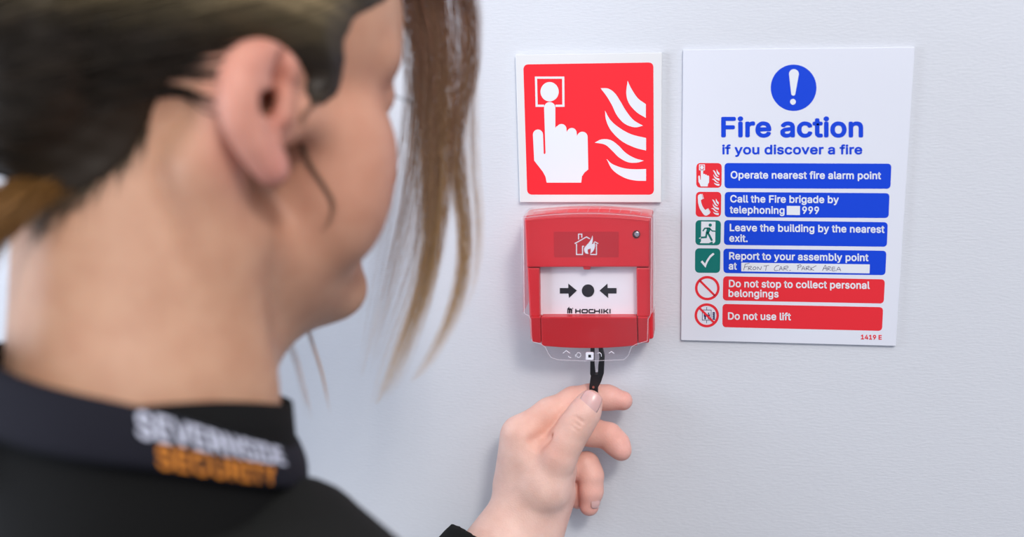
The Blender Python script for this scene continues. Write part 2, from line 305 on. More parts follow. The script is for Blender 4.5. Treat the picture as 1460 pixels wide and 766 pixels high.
GLYPH = json.loads('''{".":[188,[[[108,-4,95,-4,83,-4],[72,0,63,9,54,18],[50,28,50,41,50,54],[54,65,63,73,72,82],[83,87,95,87,108,87],[119,82,128,73,137,65],[141,54,141,41,141,28],[137,18,128,9,119,0]]]],"1":[453,[[[181,0,76,0,76,18],[76,36,76,55,181,55],[286,55,391,55,391,36],[391,18,391,0,286,0]],[[250,509,276,509,276,339],[276,170,276,0,255,0],[234,0,212,0,212,149],[212,299,212,448,211,448],[210,448,209,448,168,418],[127,388,86,358,86,381],[86,404,86,427,123,454],[161,481,198,509,224,509]]]],"4":[453,[[[164,105,40,105,40,123],[40,141,40,158,109,275],[178,392,247,509,268,509],[289,509,311,509,243,394],[176,280,109,166,109,165],[109,164,109,163,210,163],[312,163,413,163,413,144],[413,125,413,105,289,105]],[[302,0,282,0,282,40],[282,81,282,121,282,130],[282,138,282,146,282,203],[282,260,282,318,302,318],[322,318,343,318,343,212],[343,106,343,0,322,0]]]],"9":[453,[[[195,516,226,516,258,516],[286,508,310,494,335,480],[354,460,368,434,382,409],[389,380,389,347,389,323],[383,297,373,270,362,243],[343,209,315,168,277,112],[239,56,200,0,177,0],[154,0,130,0,187,83],[244,165,301,248,303,248],[305,248,307,248,303,238],[296,229,287,221,279,213],[269,207,257,202,245,197],[232,195,218,195,187,195],[160,201,137,214,114,227],[96,245,83,269,70,292],[64,320,64,352,64,384],[71,412,85,436,99,461],[118,480,143,494,167,508]],[[246,460,226,460,207,460],[189,456,174,446,159,437],[147,424,138,407,130,391],[125,372,125,352,125,330],[130,312,138,295,147,279],[159,266,174,257,189,248],[207,243,226,243,246,243],[263,248,279,257,294,266],[306,279,314,295,323,311],[327,330,327,350,327,372],[323,391,314,407,306,424],[294,437,279,446,264,456]]]],"C":[510,[[[293,-7,267,-7,223,-7],[184,4,150,25,116,46],[89,76,70,115,50,154],[40,201,40,254,40,308],[50,354,70,393,89,432],[116,462,150,484,184,505],[223,516,267,516,293,516],[317,512,340,504,363,497],[384,486,402,471,420,457],[436,439,448,418,460,398],[468,374,473,348,451,348],[430,348,408,348,404,366],[398,381,389,395,381,408],[370,419,357,428,345,438],[331,444,315,449,300,454],[284,456,267,456,236,456],[208,448,184,432,159,417],[139,394,125,364,111,334],[103,297,103,254,103,211],[111,175,125,145,140,115],[159,92,184,76,209,61],[236,53,267,53,284,53],[300,55,315,60,331,65],[345,71,357,81,370,90],[381,101,389,114,398,128],[404,143,408,160,430,160],[451,160,473,160,469,135],[460,111,448,91,436,70],[421,52,402,38,384,23],[363,12,341,5,318,-3]]]],"D":[502,[[[271,0,219,0,178,0],[137,0,96,0,96,19],[96,38,96,57,136,57],[175,57,215,57,256,57],[291,65,318,81,345,97],[366,119,379,149,392,179],[399,214,399,255,399,296],[392,331,379,361,366,390],[346,412,320,428,293,444],[260,452,221,452,178,452],[136,452,93,452,93,471],[93,490,93,509,137,509],[181,509,225,509,275,509],[317,499,353,478,388,458],[415,429,433,391,452,353],[462,308,462,255,462,202],[452,157,433,119,414,81],[387,51,351,31,314,10]],[[103,509,125,509,125,339],[125,170,125,0,103,0],[82,0,60,0,60,170],[60,339,60,509,82,509]]]],"E":[419,[[[165,0,60,0,60,170],[60,339,60,509,164,509],[268,509,372,509,372,490],[372,471,372,452,290,452],[207,452,125,452,125,396],[125,341,125,286,202,286],[278,286,355,286,355,267],[355,248,355,229,278,229],[202,229,125,229,125,172],[125,114,125,57,208,57],[292,57,375,57,375,38],[375,19,375,0,270,0]]]],"F":[410,[[[82,0,60,0,60,170],[60,339,60,509,163,509],[266,509,369,509,369,490],[369,471,369,452,288,452],[206,452,125,452,125,394],[125,336,125,278,198,278],[272,278,346,278,346,259],[346,240,346,221,272,221],[198,221,125,221,125,147],[125,74,125,0,103,0]]]],"I":[300,[[[111,0,31,0,31,19],[31,38,31,57,60,57],[89,57,118,57,118,189],[118,320,118,452,89,452],[60,452,31,452,31,471],[31,490,31,509,111,509],[190,509,269,509,269,490],[269,471,269,452,240,452],[212,452,183,452,183,320],[183,189,183,57,212,57],[240,57,269,57,269,38],[269,19,269,0,190,0]]]],"L":[393,[[[160,0,60,0,60,170],[60,339,60,509,82,509],[103,509,125,509,125,358],[125,208,125,57,203,57],[282,57,361,57,361,38],[361,19,361,0,261,0]]]],"N":[523,[[[82,0,60,0,60,170],[60,339,60,509,85,509],[111,509,136,509,205,400],[274,291,343,183,349,174],[355,164,363,151,370,138],[379,123,388,107,396,90],[405,73,414,55,411,55],[408,54,405,54,403,72],[401,90,401,108,400,126],[399,142,399,157,399,172],[399,185,399,195,399,300],[399,404,399,509,420,509],[442,509,463,509,463,339],[463,170,463,0,438,0],[412,0,387,0,325,97],[264,193,202,290,194,303],[186,316,177,331,169,345],[159,362,148,381,137,400],[123,424,108,452,111,453],[115,453,119,454,120,428],[121,405,122,384,123,362],[124,344,124,328,125,312],[125,300,125,291,125,194],[125,97,125,0,103,0]]]],"O":[533,[[[311,-7,267,-7,223,-7],[184,4,150,25,116,46],[90,76,70,115,50,154],[40,201,40,254,40,308],[50,354,70,393,90,432],[116,462,150,484,184,505],[223,516,267,516,311,516],[350,505,384,484,418,462],[444,432,464,393,483,354],[493,308,493,254,493,201],[483,154,464,115,444,76],[418,46,384,25,350,4]],[[236,53,267,53,297,53],[325,61,349,76,374,91],[394,114,408,144,423,174],[430,211,430,254,430,298],[423,335,408,365,394,395],[374,417,349,433,325,448],[297,456,267,456,236,456],[209,448,184,433,159,417],[140,394,125,364,111,334],[103,297,103,254,103,211],[111,174,125,144,140,114],[159,92,184,76,209,61]]]],"R":[449,[[[82,0,60,0,60,170],[60,339,60,509,119,509],[177,509,236,509,275,509],[307,502,333,489,359,475],[378,457,390,433,403,410],[409,382,409,352,409,321],[403,295,390,271,378,248],[359,230,333,217,307,204],[275,198,236,198,189,198],[143,198,96,198,96,217],[96,236,96,255,142,255],[188,255,234,255,260,255],[281,259,298,267,314,275],[326,286,334,300,341,315],[345,332,345,352,345,372],[341,390,334,405,326,420],[314,431,298,440,281,448],[259,452,233,452,197,452],[161,452,125,452,125,301],[125,151,125,0,103,0]],[[378,0,353,0,312,76],[271,153,230,229,254,229],[279,229,303,229,344,153],[386,76,428,0,403,0]]]],"S":[447,[[[263,-9,224,-9,187,-9],[155,-3,128,9,100,21],[79,38,64,60,49,82],[40,107,38,137,60,137],[82,137,104,137,106,117],[112,101,123,88,134,75],[149,65,166,59,184,52],[203,49,224,49,247,49],[268,53,286,60,304,68],[319,78,329,92,340,105],[346,121,346,139,346,155],[341,169,332,179,323,189],[311,198,296,205,281,211],[264,217,245,222,224,228],[204,234,184,239,142,251],[109,268,86,289,63,311],[52,339,52,372,52,401],[60,426,75,448,90,469],[111,486,138,498,164,510],[194,516,227,516,261,516],[290,510,316,498,342,486],[362,469,377,449,392,428],[400,404,401,378,380,378],[358,378,337,378,335,403],[323,423,302,437,281,451],[256,459,225,459,203,459],[184,455,167,448,151,441],[138,431,129,418,120,406],[115,391,115,376,115,358],[120,344,131,334,142,323],[154,314,169,308,184,302],[199,297,212,293,230,289],[247,284,264,279,279,275],[295,270,312,264,328,257],[344,248,359,238,373,227],[385,214,395,198,404,181],[408,162,408,139,408,111],[401,86,386,64,372,41],[351,24,323,11,296,-2]]]],"T":[449,[[[85,452,32,452,32,471],[32,490,32,509,160,509],[288,509,417,509,417,490],[417,471,417,452,363,452],[310,452,257,452,257,301],[257,151,257,0,235,0],[214,0,193,0,193,151],[193,301,193,452,139,452]]]],"U":[517,[[[299,-8,259,-8,219,-8],[184,0,154,15,124,31],[101,53,85,80,68,107],[60,138,60,173,60,285],[60,397,60,509,81,509],[103,509,124,509,124,399],[124,288,124,178,124,154],[130,132,141,113,152,94],[167,79,187,68,207,57],[231,52,259,52,287,52],[311,57,331,68,351,79],[366,94,377,113,387,132],[393,154,393,178,393,288],[393,399,393,509,414,509],[436,509,457,509,457,397],[457,285,457,173,457,138],[449,107,433,80,416,53],[393,31,363,15,334,0]]]],"V":[480,[[[229,0,204,0,141,170],[79,339,16,509,39,509],[62,509,84,509,120,408],[156,307,192,206,198,189],[206,166,215,137,224,109],[235,73,248,31,243,31],[239,31,235,31,247,74],[258,110,267,138,276,166],[284,189,290,206,325,307],[360,408,395,509,417,509],[440,509,463,509,401,339],[340,170,278,0,253,0]]]],"Y":[472,[[[225,0,203,0,203,69],[203,139,203,208,141,308],[79,409,16,509,41,509],[66,509,91,509,125,454],[159,399,192,344,203,326],[213,309,222,292,231,275],[240,255,250,230,241,230],[232,230,224,230,233,255],[242,276,251,293,260,310],[270,327,280,344,314,399],[347,454,381,509,406,509],[430,509,455,509,393,409],[330,308,268,208,268,139],[268,69,268,0,247,0]]]],"a":[389,[[[182,-9,160,-9,136,-9],[114,-4,94,5,75,14],[59,27,48,45,36,62],[30,83,30,108,30,130],[35,147,43,161,52,175],[63,185,78,193,92,201],[108,207,125,211,143,215],[160,218,178,220,201,223],[219,225,234,227,248,228],[258,231,265,235,272,239],[276,245,276,255,276,255],[276,256,276,257,276,272],[273,286,267,297,261,308],[252,316,240,322,228,328],[213,331,196,331,178,331],[162,328,149,322,136,317],[126,309,118,301,110,292],[104,283,100,274,80,280],[61,285,41,291,50,314],[62,332,79,346,95,360],[113,369,133,375,153,381],[173,384,194,384,208,384],[223,383,239,379,255,376],[271,370,286,360,301,351],[313,338,322,320,332,303],[337,280,337,251,337,168],[337,84,337,0,317,0],[297,0,277,0,277,17],[277,35,277,52,275,52],[274,52,272,52,268,43],[261,34,252,25,243,15],[230,7,215,1,200,-5]],[[155,45,170,45,193,45],[212,50,228,59,243,68],[255,79,263,93,271,107],[276,122,276,138,276,155],[276,173,276,190,273,187],[268,184,259,182,251,180],[242,178,231,176,221,174],[210,172,200,171,190,170],[182,169,175,168,161,166],[147,163,134,159,121,154],[111,148,103,139,96,131],[92,119,92,105,92,92],[95,81,102,72,109,63],[118,57,130,52,142,48]]]],"b":[424,[[[261,-8,229,-8,206,-8],[187,-4,172,4,158,12],[146,21,138,31,129,42],[123,51,118,59,116,59],[114,59,112,59,112,39],[112,20,112,0,92,0],[72,0,53,0,53,170],[53,339,53,509,73,509],[93,509,114,509,114,446],[114,382,114,319,115,319],[117,319,118,319,123,327],[129,336,137,346,145,356],[157,365,171,373,186,381],[205,384,229,384,261,384],[289,376,313,361,337,345],[356,322,370,293,383,263],[390,229,390,189,390,149],[383,114,370,84,356,55],[337,32,313,16,289,0]],[[197,47,220,47,244,47],[263,53,279,66,295,78],[308,95,316,117,324,138],[328,162,328,189,328,216],[324,240,316,261,308,282],[296,299,280,311,264,324],[244,330,220,330,197,330],[177,324,161,312,145,300],[133,284,125,263,117,242],[113,217,113,189,113,161],[117,136,125,115,133,94],[146,77,162,65,178,53]]]],"c":[396,[[[226,-8,207,-8,173,-8],[143,0,117,16,91,33],[71,56,56,85,41,114],[34,149,34,187,34,227],[41,262,56,291,71,321],[91,343,117,360,143,376],[173,384,207,384,226,384],[243,382,260,377,276,372],[292,365,305,356,319,347],[330,335,340,322,350,309],[357,294,362,277,342,272],[322,267,303,262,300,272],[296,281,290,289,285,297],[278,305,270,311,262,317],[253,322,242,325,232,328],[220,330,207,330,182,330],[161,323,145,310,129,297],[116,280,108,258,100,237],[96,213,96,187,96,162],[100,139,108,117,116,96],[129,79,145,66,161,53],[182,46,207,46,220,46],[232,48,243,52,253,55],[263,60,271,66,279,72],[286,80,292,89,297,97],[301,107,304,117,324,112],[343,107,363,102,358,85],[351,70,341,56,332,43],[320,31,306,21,293,12],[277,4,261,-1,244,-6]]]],"d":[424,[[[219,-8,195,-8,164,-8],[136,0,111,16,87,32],[68,55,55,84,41,114],[34,149,34,189,34,229],[41,263,55,293,69,322],[88,345,112,361,136,376],[164,384,196,384,219,384],[238,381,253,373,268,365],[279,356,287,346,296,336],[302,327,306,319,308,319],[309,319,311,319,311,382],[311,446,311,509,331,509],[351,509,372,509,372,339],[372,170,372,0,352,0],[332,0,313,0,313,20],[313,39,313,59,311,59],[309,59,307,59,302,51],[295,42,287,31,278,21],[267,12,252,4,238,-4]],[[181,47,205,47,227,47],[247,53,263,65,279,77],[291,94,299,115,308,136],[312,161,312,189,312,217],[308,242,300,263,292,284],[279,300,263,312,247,324],[228,330,205,330,181,330],[161,324,145,311,129,299],[116,282,108,261,100,240],[96,216,96,189,96,162],[100,138,109,117,117,95],[129,78,145,66,161,53]]]],"e":[404,[[[238,-8,212,-8,175,-8],[143,0,117,16,90,33],[70,56,56,85,41,114],[34,148,34,187,34,226],[41,260,55,290,69,319],[89,343,115,359,141,376],[171,384,205,384,226,384],[246,381,266,374,285,367],[303,356,319,341,335,326],[348,306,357,282,366,258],[371,228,371,194,371,186],[371,178,371,169,272,169],[174,169,75,169,75,187],[75,204,75,221,163,221],[250,221,338,221,329,215],[319,208,310,202,310,227],[306,249,298,269,290,288],[278,303,263,314,247,325],[228,330,205,330,182,330],[163,325,146,313,130,302],[118,288,109,270,100,251],[96,232,96,211,96,200],[96,189,96,178,96,150],[101,126,110,106,120,87],[134,72,151,61,168,51],[189,46,212,46,228,46],[241,48,254,53,266,57],[277,64,285,73,294,82],[301,93,306,105,325,101],[345,96,365,91,359,71],[349,54,335,39,321,24],[303,13,283,4,262,-4]]]],"f":[254,[[[154,379,228,379,228,362],[228,344,228,327,154,327],[80,327,6,327,6,344],[6,362,6,379,80,379]],[[101,0,81,0,81,144],[81,288,81,432,81,453],[86,471,96,486,106,500],[119,511,135,519,152,526],[169,530,187,530,201,530],[213,529,222,527,232,525],[238,523,243,521,238,503],[233,486,227,468,224,470],[220,471,215,472,210,473],[203,474,195,474,176,474],[163,469,154,460,146,451],[142,437,142,419,142,279],[142,140,142,0,121,0]]]],"g":[425,[[[238,-151,207,-151,179,-151],[155,-147,134,-140,113,-132],[96,-123,82,-110,69,-98],[58,-84,51,-69,67,-60],[84,-50,101,-41,107,-49],[113,-57,122,-66,130,-75],[141,-82,154,-88,168,-94],[186,-97,207,-97,238,-97],[263,-90,282,-75,302,-60],[311,-37,311,-6,311,19],[311,44,311,68,310,68],[308,68,306,68,301,60],[295,51,287,41,278,32],[267,23,252,16,238,8],[219,5,195,5,164,5],[137,12,113,27,88,41],[69,62,55,90,41,118],[34,152,34,191,34,230],[41,264,55,293,69,322],[88,345,112,361,137,376],[165,384,196,384,220,384],[239,381,253,373,268,365],[280,356,288,346,297,336],[303,327,308,319,309,319],[311,319,313,319,313,339],[313,359,313,379,333,379],[353,379,372,379,372,250],[372,121,372,-9,372,-42],[365,-69,350,-90,335,-111],[316,-126,291,-136,266,-146]],[[181,59,205,59,228,59],[248,64,264,75,280,86],[292,101,300,121,308,141],[312,165,312,193,312,220],[308,243,300,264,292,284],[280,301,264,312,248,324],[228,330,205,330,181,330],[161,324,145,312,129,299],[117,283,109,262,100,242],[96,219,96,193,96,166],[100,143,109,123,117,103],[129,87,145,76,162,65]]]],"h":[410,[[[114,249,114,227,114,151],[114,76,114,0,93,0],[73,0,53,0,53,170],[53,339,53,509,73,509],[93,509,114,509,114,435],[114,361,114,287,110,287],[106,287,102,287,114,322],[131,347,152,362,174,377],[199,384,227,384,253,384],[276,379,295,369,315,358],[330,342,341,321,352,299],[357,273,357,240,357,160],[357,80,357,0,337,0],[316,0,296,0,296,78],[296,157,296,235,296,265],[288,288,273,304,258,321],[237,329,210,329,192,329],[175,325,161,317,146,309],[135,298,126,283,118,267]]]],"i":[167,[[[73,0,53,0,53,126],[53,253,53,379,73,379],[93,379,114,379,114,253],[114,126,114,0,93,0]],[[95,443,84,443,72,443],[62,447,54,455,45,462],[41,472,41,483,41,494],[45,504,54,512,62,520],[72,524,84,524,95,524],[106,520,114,512,122,504],[126,494,126,483,126,472],[122,462,114,455,106,447]]]],"l":[189,[[[147,-2,139,-2,110,-2],[88,5,74,20,60,35],[53,57,53,84,53,226],[53,367,53,509,73,509],[93,509,114,509,114,372],[114,235,114,99,114,81],[116,69,120,62,125,55],[133,52,146,52,152,52],[157,52,160,53,164,53],[167,54,170,54,173,37],[177,20,181,3,175,1],[169,0,162,-1,154,-2]]]],"m":[610,[[[73,0,53,0,53,126],[53,253,53,379,72,379],[92,379,112,379,112,351],[112,323,112,295,111,295],[109,295,108,295,113,316],[121,332,132,346,144,359],[157,369,172,376,187,383],[203,386,219,386,247,386],[270,378,287,361,305,344],[316,322,321,295,318,295],[315,295,312,295,317,313],[325,329,337,343,349,357],[364,367,381,375,398,382],[416,386,437,386,459,386],[479,381,497,372,515,362],[530,348,541,328,551,309],[557,285,557,255,557,170],[557,85,557,0,536,0],[516,0,496,0,496,85],[496,169,496,254,496,281],[488,301,473,313,457,325],[439,330,419,330,402,330],[387,327,374,320,362,313],[352,303,345,290,339,278],[335,263,335,247,335,165],[335,82,335,0,315,0],[295,0,274,0,274,87],[274,173,274,260,274,281],[267,298,253,311,239,324],[221,330,199,330,185,330],[171,327,158,320,144,313],[134,303,126,289,118,276],[114,258,114,238,114,159],[114,79,114,0,93,0]]]],"n":[410,[[[114,249,114,227,114,151],[114,76,114,0,93,0],[73,0,53,0,53,126],[53,253,53,379,72,379],[92,379,112,379,112,349],[112,318,112,287,109,287],[106,287,102,287,114,322],[131,347,152,362,174,377],[199,384,227,384,253,384],[276,379,295,369,314,358],[330,342,341,321,352,299],[357,273,357,240,357,160],[357,80,357,0,337,0],[316,0,296,0,296,78],[296,157,296,235,296,265],[288,288,273,304,258,321],[237,329,210,329,192,329],[175,325,161,317,146,309],[135,298,126,283,118,267]]]],"o":[415,[[[242,-8,207,-8,173,-8],[143,0,117,16,91,33],[71,56,56,85,41,114],[34,149,34,187,34,227],[41,262,56,291,71,321],[91,343,117,360,143,376],[173,384,207,384,242,384],[273,376,299,360,325,343],[345,321,359,291,374,262],[381,227,381,187,381,149],[374,114,359,85,345,56],[325,33,299,16,273,0]],[[182,46,207,46,233,46],[254,53,270,66,287,79],[299,96,307,117,315,139],[319,162,319,187,319,213],[315,236,307,258,299,280],[287,297,270,310,254,323],[233,330,207,330,182,330],[161,323,145,310,129,297],[116,280,108,258,100,237],[96,213,96,187,96,162],[100,139,108,117,116,96],[129,79,145,66,161,53]]]],"p":[424,[[[73,-143,53,-143,53,31],[53,205,53,379,72,379],[92,379,112,379,112,359],[112,339,112,319,114,319],[116,319,118,319,123,327],[129,336,137,346,145,356],[157,365,171,373,186,381],[205,384,229,384,261,384],[289,376,313,361,337,345],[356,322,370,293,383,263],[390,229,390,189,390,149],[383,114,370,84,356,55],[337,32,313,16,289,0],[261,-8,229,-8,206,-8],[187,-4,173,4,158,12],[146,21,138,31,130,42],[123,51,118,59,117,59],[115,59,114,59,114,-8],[114,-76,114,-143,93,-143]],[[197,47,220,47,244,47],[263,53,279,66,295,78],[308,95,316,117,324,138],[328,162,328,189,328,216],[324,240,316,261,308,282],[296,299,280,311,264,324],[244,330,220,330,197,330],[177,324,161,312,145,300],[133,284,125,263,117,242],[113,217,113,189,113,161],[117,136,125,115,133,94],[146,77,162,65,178,53]]]],"r":[259,[[[73,0,53,0,53,126],[53,253,53,379,72,379],[92,379,112,379,112,360],[112,340,112,321,113,321],[114,321,115,321,122,340],[135,355,152,367,170,379],[190,385,213,385,218,385],[223,385,229,384,235,384],[240,384,243,384,243,363],[243,343,243,322,242,323],[237,323,230,324,223,325],[215,326,207,326,189,326],[173,322,159,315,145,307],[134,297,126,284,118,270],[114,255,114,237,114,158],[114,79,114,0,93,0]]]],"s":[365,[[[211,-8,182,-8,156,-8],[133,-4,112,3,92,11],[75,23,62,38,49,53],[40,72,36,94,55,98],[74,102,94,107,99,86],[109,70,124,60,139,50],[158,45,181,45,208,45],[229,51,244,62,260,74],[268,87,268,103,268,116],[263,127,254,136,245,144],[231,151,212,155,191,160],[170,165,149,170,115,178],[89,191,72,208,55,225],[47,247,47,274,47,296],[53,315,65,332,77,348],[94,361,115,370,136,380],[160,384,187,384,213,384],[235,380,254,372,272,365],[287,353,299,339,310,325],[319,309,324,290,305,286],[287,281,268,277,263,292],[255,304,243,316,230,327],[212,333,187,333,165,333],[146,327,131,317,116,306],[109,293,109,277,109,263],[114,252,124,243,134,235],[150,228,172,223,191,218],[210,214,229,209,264,201],[290,188,306,171,323,154],[331,133,331,107,331,84],[325,64,312,47,300,30],[282,16,260,6,237,-3]]]],"t":[227,[[[138,379,204,379,204,362],[204,344,204,327,138,327],[72,327,6,327,6,344],[6,362,6,379,72,379]],[[65,345,65,471,85,471],[106,471,126,471,126,347],[126,222,126,98,126,81],[129,69,136,61,143,54],[154,50,170,50,174,50],[179,50,185,51,191,52],[197,53,202,54,206,36],[209,19,213,2,207,0],[200,-2,192,-3,184,-4],[176,-4,168,-4,136,-4],[110,4,92,21,74,38],[65,62,65,93,65,219]]]],"u":[410,[[[211,-5,182,-5,157,-5],[134,0,115,11,95,21],[80,37,69,59,58,80],[53,107,53,139,53,219],[53,299,53,379,73,379],[93,379,114,379,114,301],[114,222,114,144,114,114],[121,91,137,75,152,58],[173,50,200,50,218,50],[235,54,249,62,264,70],[275,81,283,97,292,112],[296,131,296,153,296,228],[296,304,296,379,316,379],[337,379,357,379,357,253],[357,126,357,0,337,0],[318,0,298,0,298,31],[298,61,298,92,301,92],[304,92,307,92,295,57],[279,32,257,17,235,2]]]],"v":[389,[[[184,0,163,0,114,126],[66,253,17,379,40,379],[62,379,84,379,111,305],[138,230,165,155,174,132],[181,110,187,87,193,64],[199,42,206,21,198,21],[191,21,184,21,191,42],[197,64,203,87,209,110],[216,132,224,155,251,230],[278,305,305,379,327,379],[349,379,371,379,323,253],[275,126,226,0,205,0]]]],"x":[379,[[[44,0,21,0,71,73],[121,145,171,218,171,202],[171,187,171,171,124,240],[76,310,29,379,52,379],[76,379,100,379,116,355],[132,330,147,306,160,287],[170,270,179,253,188,237],[198,221,207,206,197,206],[186,206,175,206,185,221],[194,237,202,253,211,270],[221,287,233,306,249,330],[266,355,282,379,305,379],[328,379,352,379,304,309],[256,239,209,169,209,184],[209,199,209,214,258,143],[308,71,358,0,334,0],[310,0,287,0,268,28],[249,57,231,85,219,103],[209,120,200,136,191,152],[182,167,173,182,183,182],[194,182,205,182,195,167],[186,152,178,136,170,120],[160,103,148,85,129,57],[110,28,91,0,68,0]]]],"y":[389,[[[51,-140,47,-139,52,-121],[57,-103,61,-86,65,-86],[68,-87,71,-87,83,-90],[94,-91,104,-89,114,-87],[122,-82,130,-74,138,-66],[145,-53,151,-36,155,-24],[159,-13,163,-1,114,126],[66,252,17,379,40,379],[62,379,84,379,111,305],[138,230,165,155,174,132],[181,109,187,87,193,64],[199,42,206,21,198,21],[191,21,184,21,190,42],[196,64,202,87,209,110],[216,132,224,155,251,230],[278,305,305,379,327,379],[349,379,371,379,316,234],[260,88,204,-58,196,-78],[187,-94,177,-107,166,-120],[153,-129,139,-136,125,-142],[109,-145,91,-145,81,-145],[72,-144,65,-143,57,-142]]]]," ":[188,[]]}''')

def glyph_runs(text, track=1.03):
    """the words' outlines, one fill group per outer contour (holes join the outer that holds them)"""
    pen = 0; groups = []
    for ch in text:
        adv, sp = GLYPH[ch]; outs = []; holes = []
        big = 0
        arr = [np.array(s_, float) for s_ in sp]
        def sa(a):
            x, y = a[:, 2], a[:, 3]; return 0.5 * float((x * np.roll(y, -1) - y * np.roll(x, -1)).sum())
        if arr:
            sg = np.sign(sa(max(arr, key=lambda a: abs(sa(a)))))
            for a in arr: (outs if np.sign(sa(a)) == sg else holes).append(a)
            for o_ in outs:
                g = [o_]
                for h_ in holes:
                    c = h_[:, 2:4].mean(0)
                    if (o_[:, 2].min() < h_[:, 2].min()) and (o_[:, 2].max() > h_[:, 2].max()) and (o_[:, 3].min() < h_[:, 3].min()) and (o_[:, 3].max() > h_[:, 3].max()): g.append(h_)
                groups.append([a + np.array([pen, 0] * 3) for a in g])
        pen += adv * track
    return groups, pen

def fill_runs(groups, fn, offset, extrude):
    """flat solids for the groups, mapped by fn(gx, gy) -> (x, y); returns one mesh"""
    bm = bmesh.new()
    for g in groups:
        cu = bpy.data.curves.new('tmp', 'CURVE'); cu.dimensions = '2D'; cu.fill_mode = 'BOTH'; cu.resolution_u = 4
        for a in g:
            s = cu.splines.new('BEZIER'); s.bezier_points.add(len(a) - 1); s.use_cyclic_u = True
            for q, r in zip(s.bezier_points, a):
                q.handle_left_type = q.handle_right_type = 'FREE'
                q.handle_left, q.co, q.handle_right = [(r[k] / 50, r[k + 1] / 50, 0) for k in (0, 2, 4)]
        cu.extrude = extrude
        tmp = bpy.data.objects.new('tmp', cu)
        me = tmp.to_mesh()
        co0 = np.empty(len(me.vertices) * 3, np.float32); me.vertices.foreach_get('co', co0)
        co0 = co0.reshape(-1, 3); xy = np.array([fn(x * 50, y * 50) for x, y in co0[:, :2].astype(float)])
        if not len(co0): continue
        co0[:, :2] = xy; co0 = co0.ravel()
        for k in range(7):                 # heavier strokes: the outline spread by the stroke gain
            c = co0.reshape(-1, 3).copy(); c[:, 0] += offset * math.cos(k * math.pi / 3.5); c[:, 1] += offset * math.sin(k * math.pi / 3.5); c[:, 2] += extrude * 0.2 * k
            me.vertices.foreach_set('co', c.ravel()); bm.from_mesh(me)
        tmp.to_mesh_clear()
        bpy.data.objects.remove(tmp); bpy.data.curves.remove(cu)
    me = bpy.data.meshes.new('lettering'); bm.to_mesh(me); bm.free()
    return me

def lettering(name, text, x0, y0, x1, y1, cap, h, m, parent, bold=0.035, t=0.12):
    """printed words: baseline from pixel (x0,y0) to (x1,y1), capitals cap pixels tall"""
    groups, _ = glyph_runs(text)
    lo = min(a[:, 2].min() for g in groups for a in g); hi = max(a[:, 2].max() for g in groups for a in g); W = hi - lo
    def mp(gx, gy):
        u = (gx - lo) / W
        p = at(x0 + (x1 - x0) * u, y0 + (y1 - y0) * u - gy / 513.0 * cap, h); return p[0], p[1]
    base = np.array(parent['_base'])
    me = fill_runs(groups, mp, bold * cap / 2.07, t / 2)
    n = len(me.vertices); co = np.empty(n * 3, np.float32); me.vertices.foreach_get('co', co); co = co.reshape(-1, 3).astype(float)
    co[:, 2] += h - t / 2
    me.vertices.foreach_set('co', (to_world(co) - base).astype(np.float32).ravel()); me.update()
    me.materials.clear(); me.materials.append(m); me.name = name
    o = bpy.data.objects.new(name, me); COL.objects.link(o); o.parent = parent; o['_base'] = tuple(parent['_base'])
    return o

# ------------------------------------------------------------------ the room
def slab(name, lo, hi, m, kind='structure'):
    v = [(x, y, z) for x in (lo[0], hi[0]) for y in (lo[1], hi[1]) for z in (lo[2], hi[2])]
    f = [[0, 1, 3, 2], [4, 6, 7, 5], [0, 4, 5, 1], [2, 3, 7, 6], [0, 2, 6, 4], [1, 5, 7, 3]]
    o = link_mesh(name, v, f, m, world=True); o['kind'] = kind
    bm = bmesh.new(); bm.from_mesh(o.data); bmesh.ops.recalc_face_normals(bm, faces=bm.faces); bm.to_mesh(o.data); bm.free()
    return o
slab('wall_back', (-2.6, 0.0, 0), (2.6, 0.12, 2.7), M['wall'])
slab('floor', (-2.6, -3.2, -0.1), (2.6, 0.12, 0), M['floor'])
slab('baseboard_back', (-2.6, -0.016, 0), (2.6, 0.0, 0.09), M['skirting'])

# ------------------------------------------------------------------ pictograms shared by the square sign and the notice
def flame_shapes(T):
    """five flame tongues; T maps the artwork's coordinates to photo pixels"""
    S = [
        ([(435, 210), (470, 212), (500, 233), (525, 270), (552, 315), (585, 355), (628, 381)], [(628, 381), (590, 388), (545, 372), (510, 335), (488, 290), (465, 250), (435, 210)]),
        ([(558, 176), (575, 212), (604, 255), (641, 283)], [(641, 283), (641, 345)], [(641, 345), (600, 320), (565, 280), (552, 235), (558, 176)]),
        ([(455, 312), (480, 355), (520, 390), (575, 420), (642, 437)], [(642, 437), (642, 494)], [(642, 494), (590, 480), (530, 450), (482, 402), (460, 355), (455, 312)]),
        ([(408, 458), (440, 443), (480, 446), (515, 470), (550, 505), (590, 528), (632, 540)], [(632, 540), (600, 549), (560, 547), (520, 526), (488, 495), (455, 467), (408, 458)]),
        ([(462, 532), (490, 556), (540, 574), (590, 579), (642, 578)], [(642, 578), (642, 632)], [(642, 632), (590, 630), (540, 616), (490, 582), (462, 532)]),
    ]
    return [[T(*p) for p in corners(*s)] for s in S]

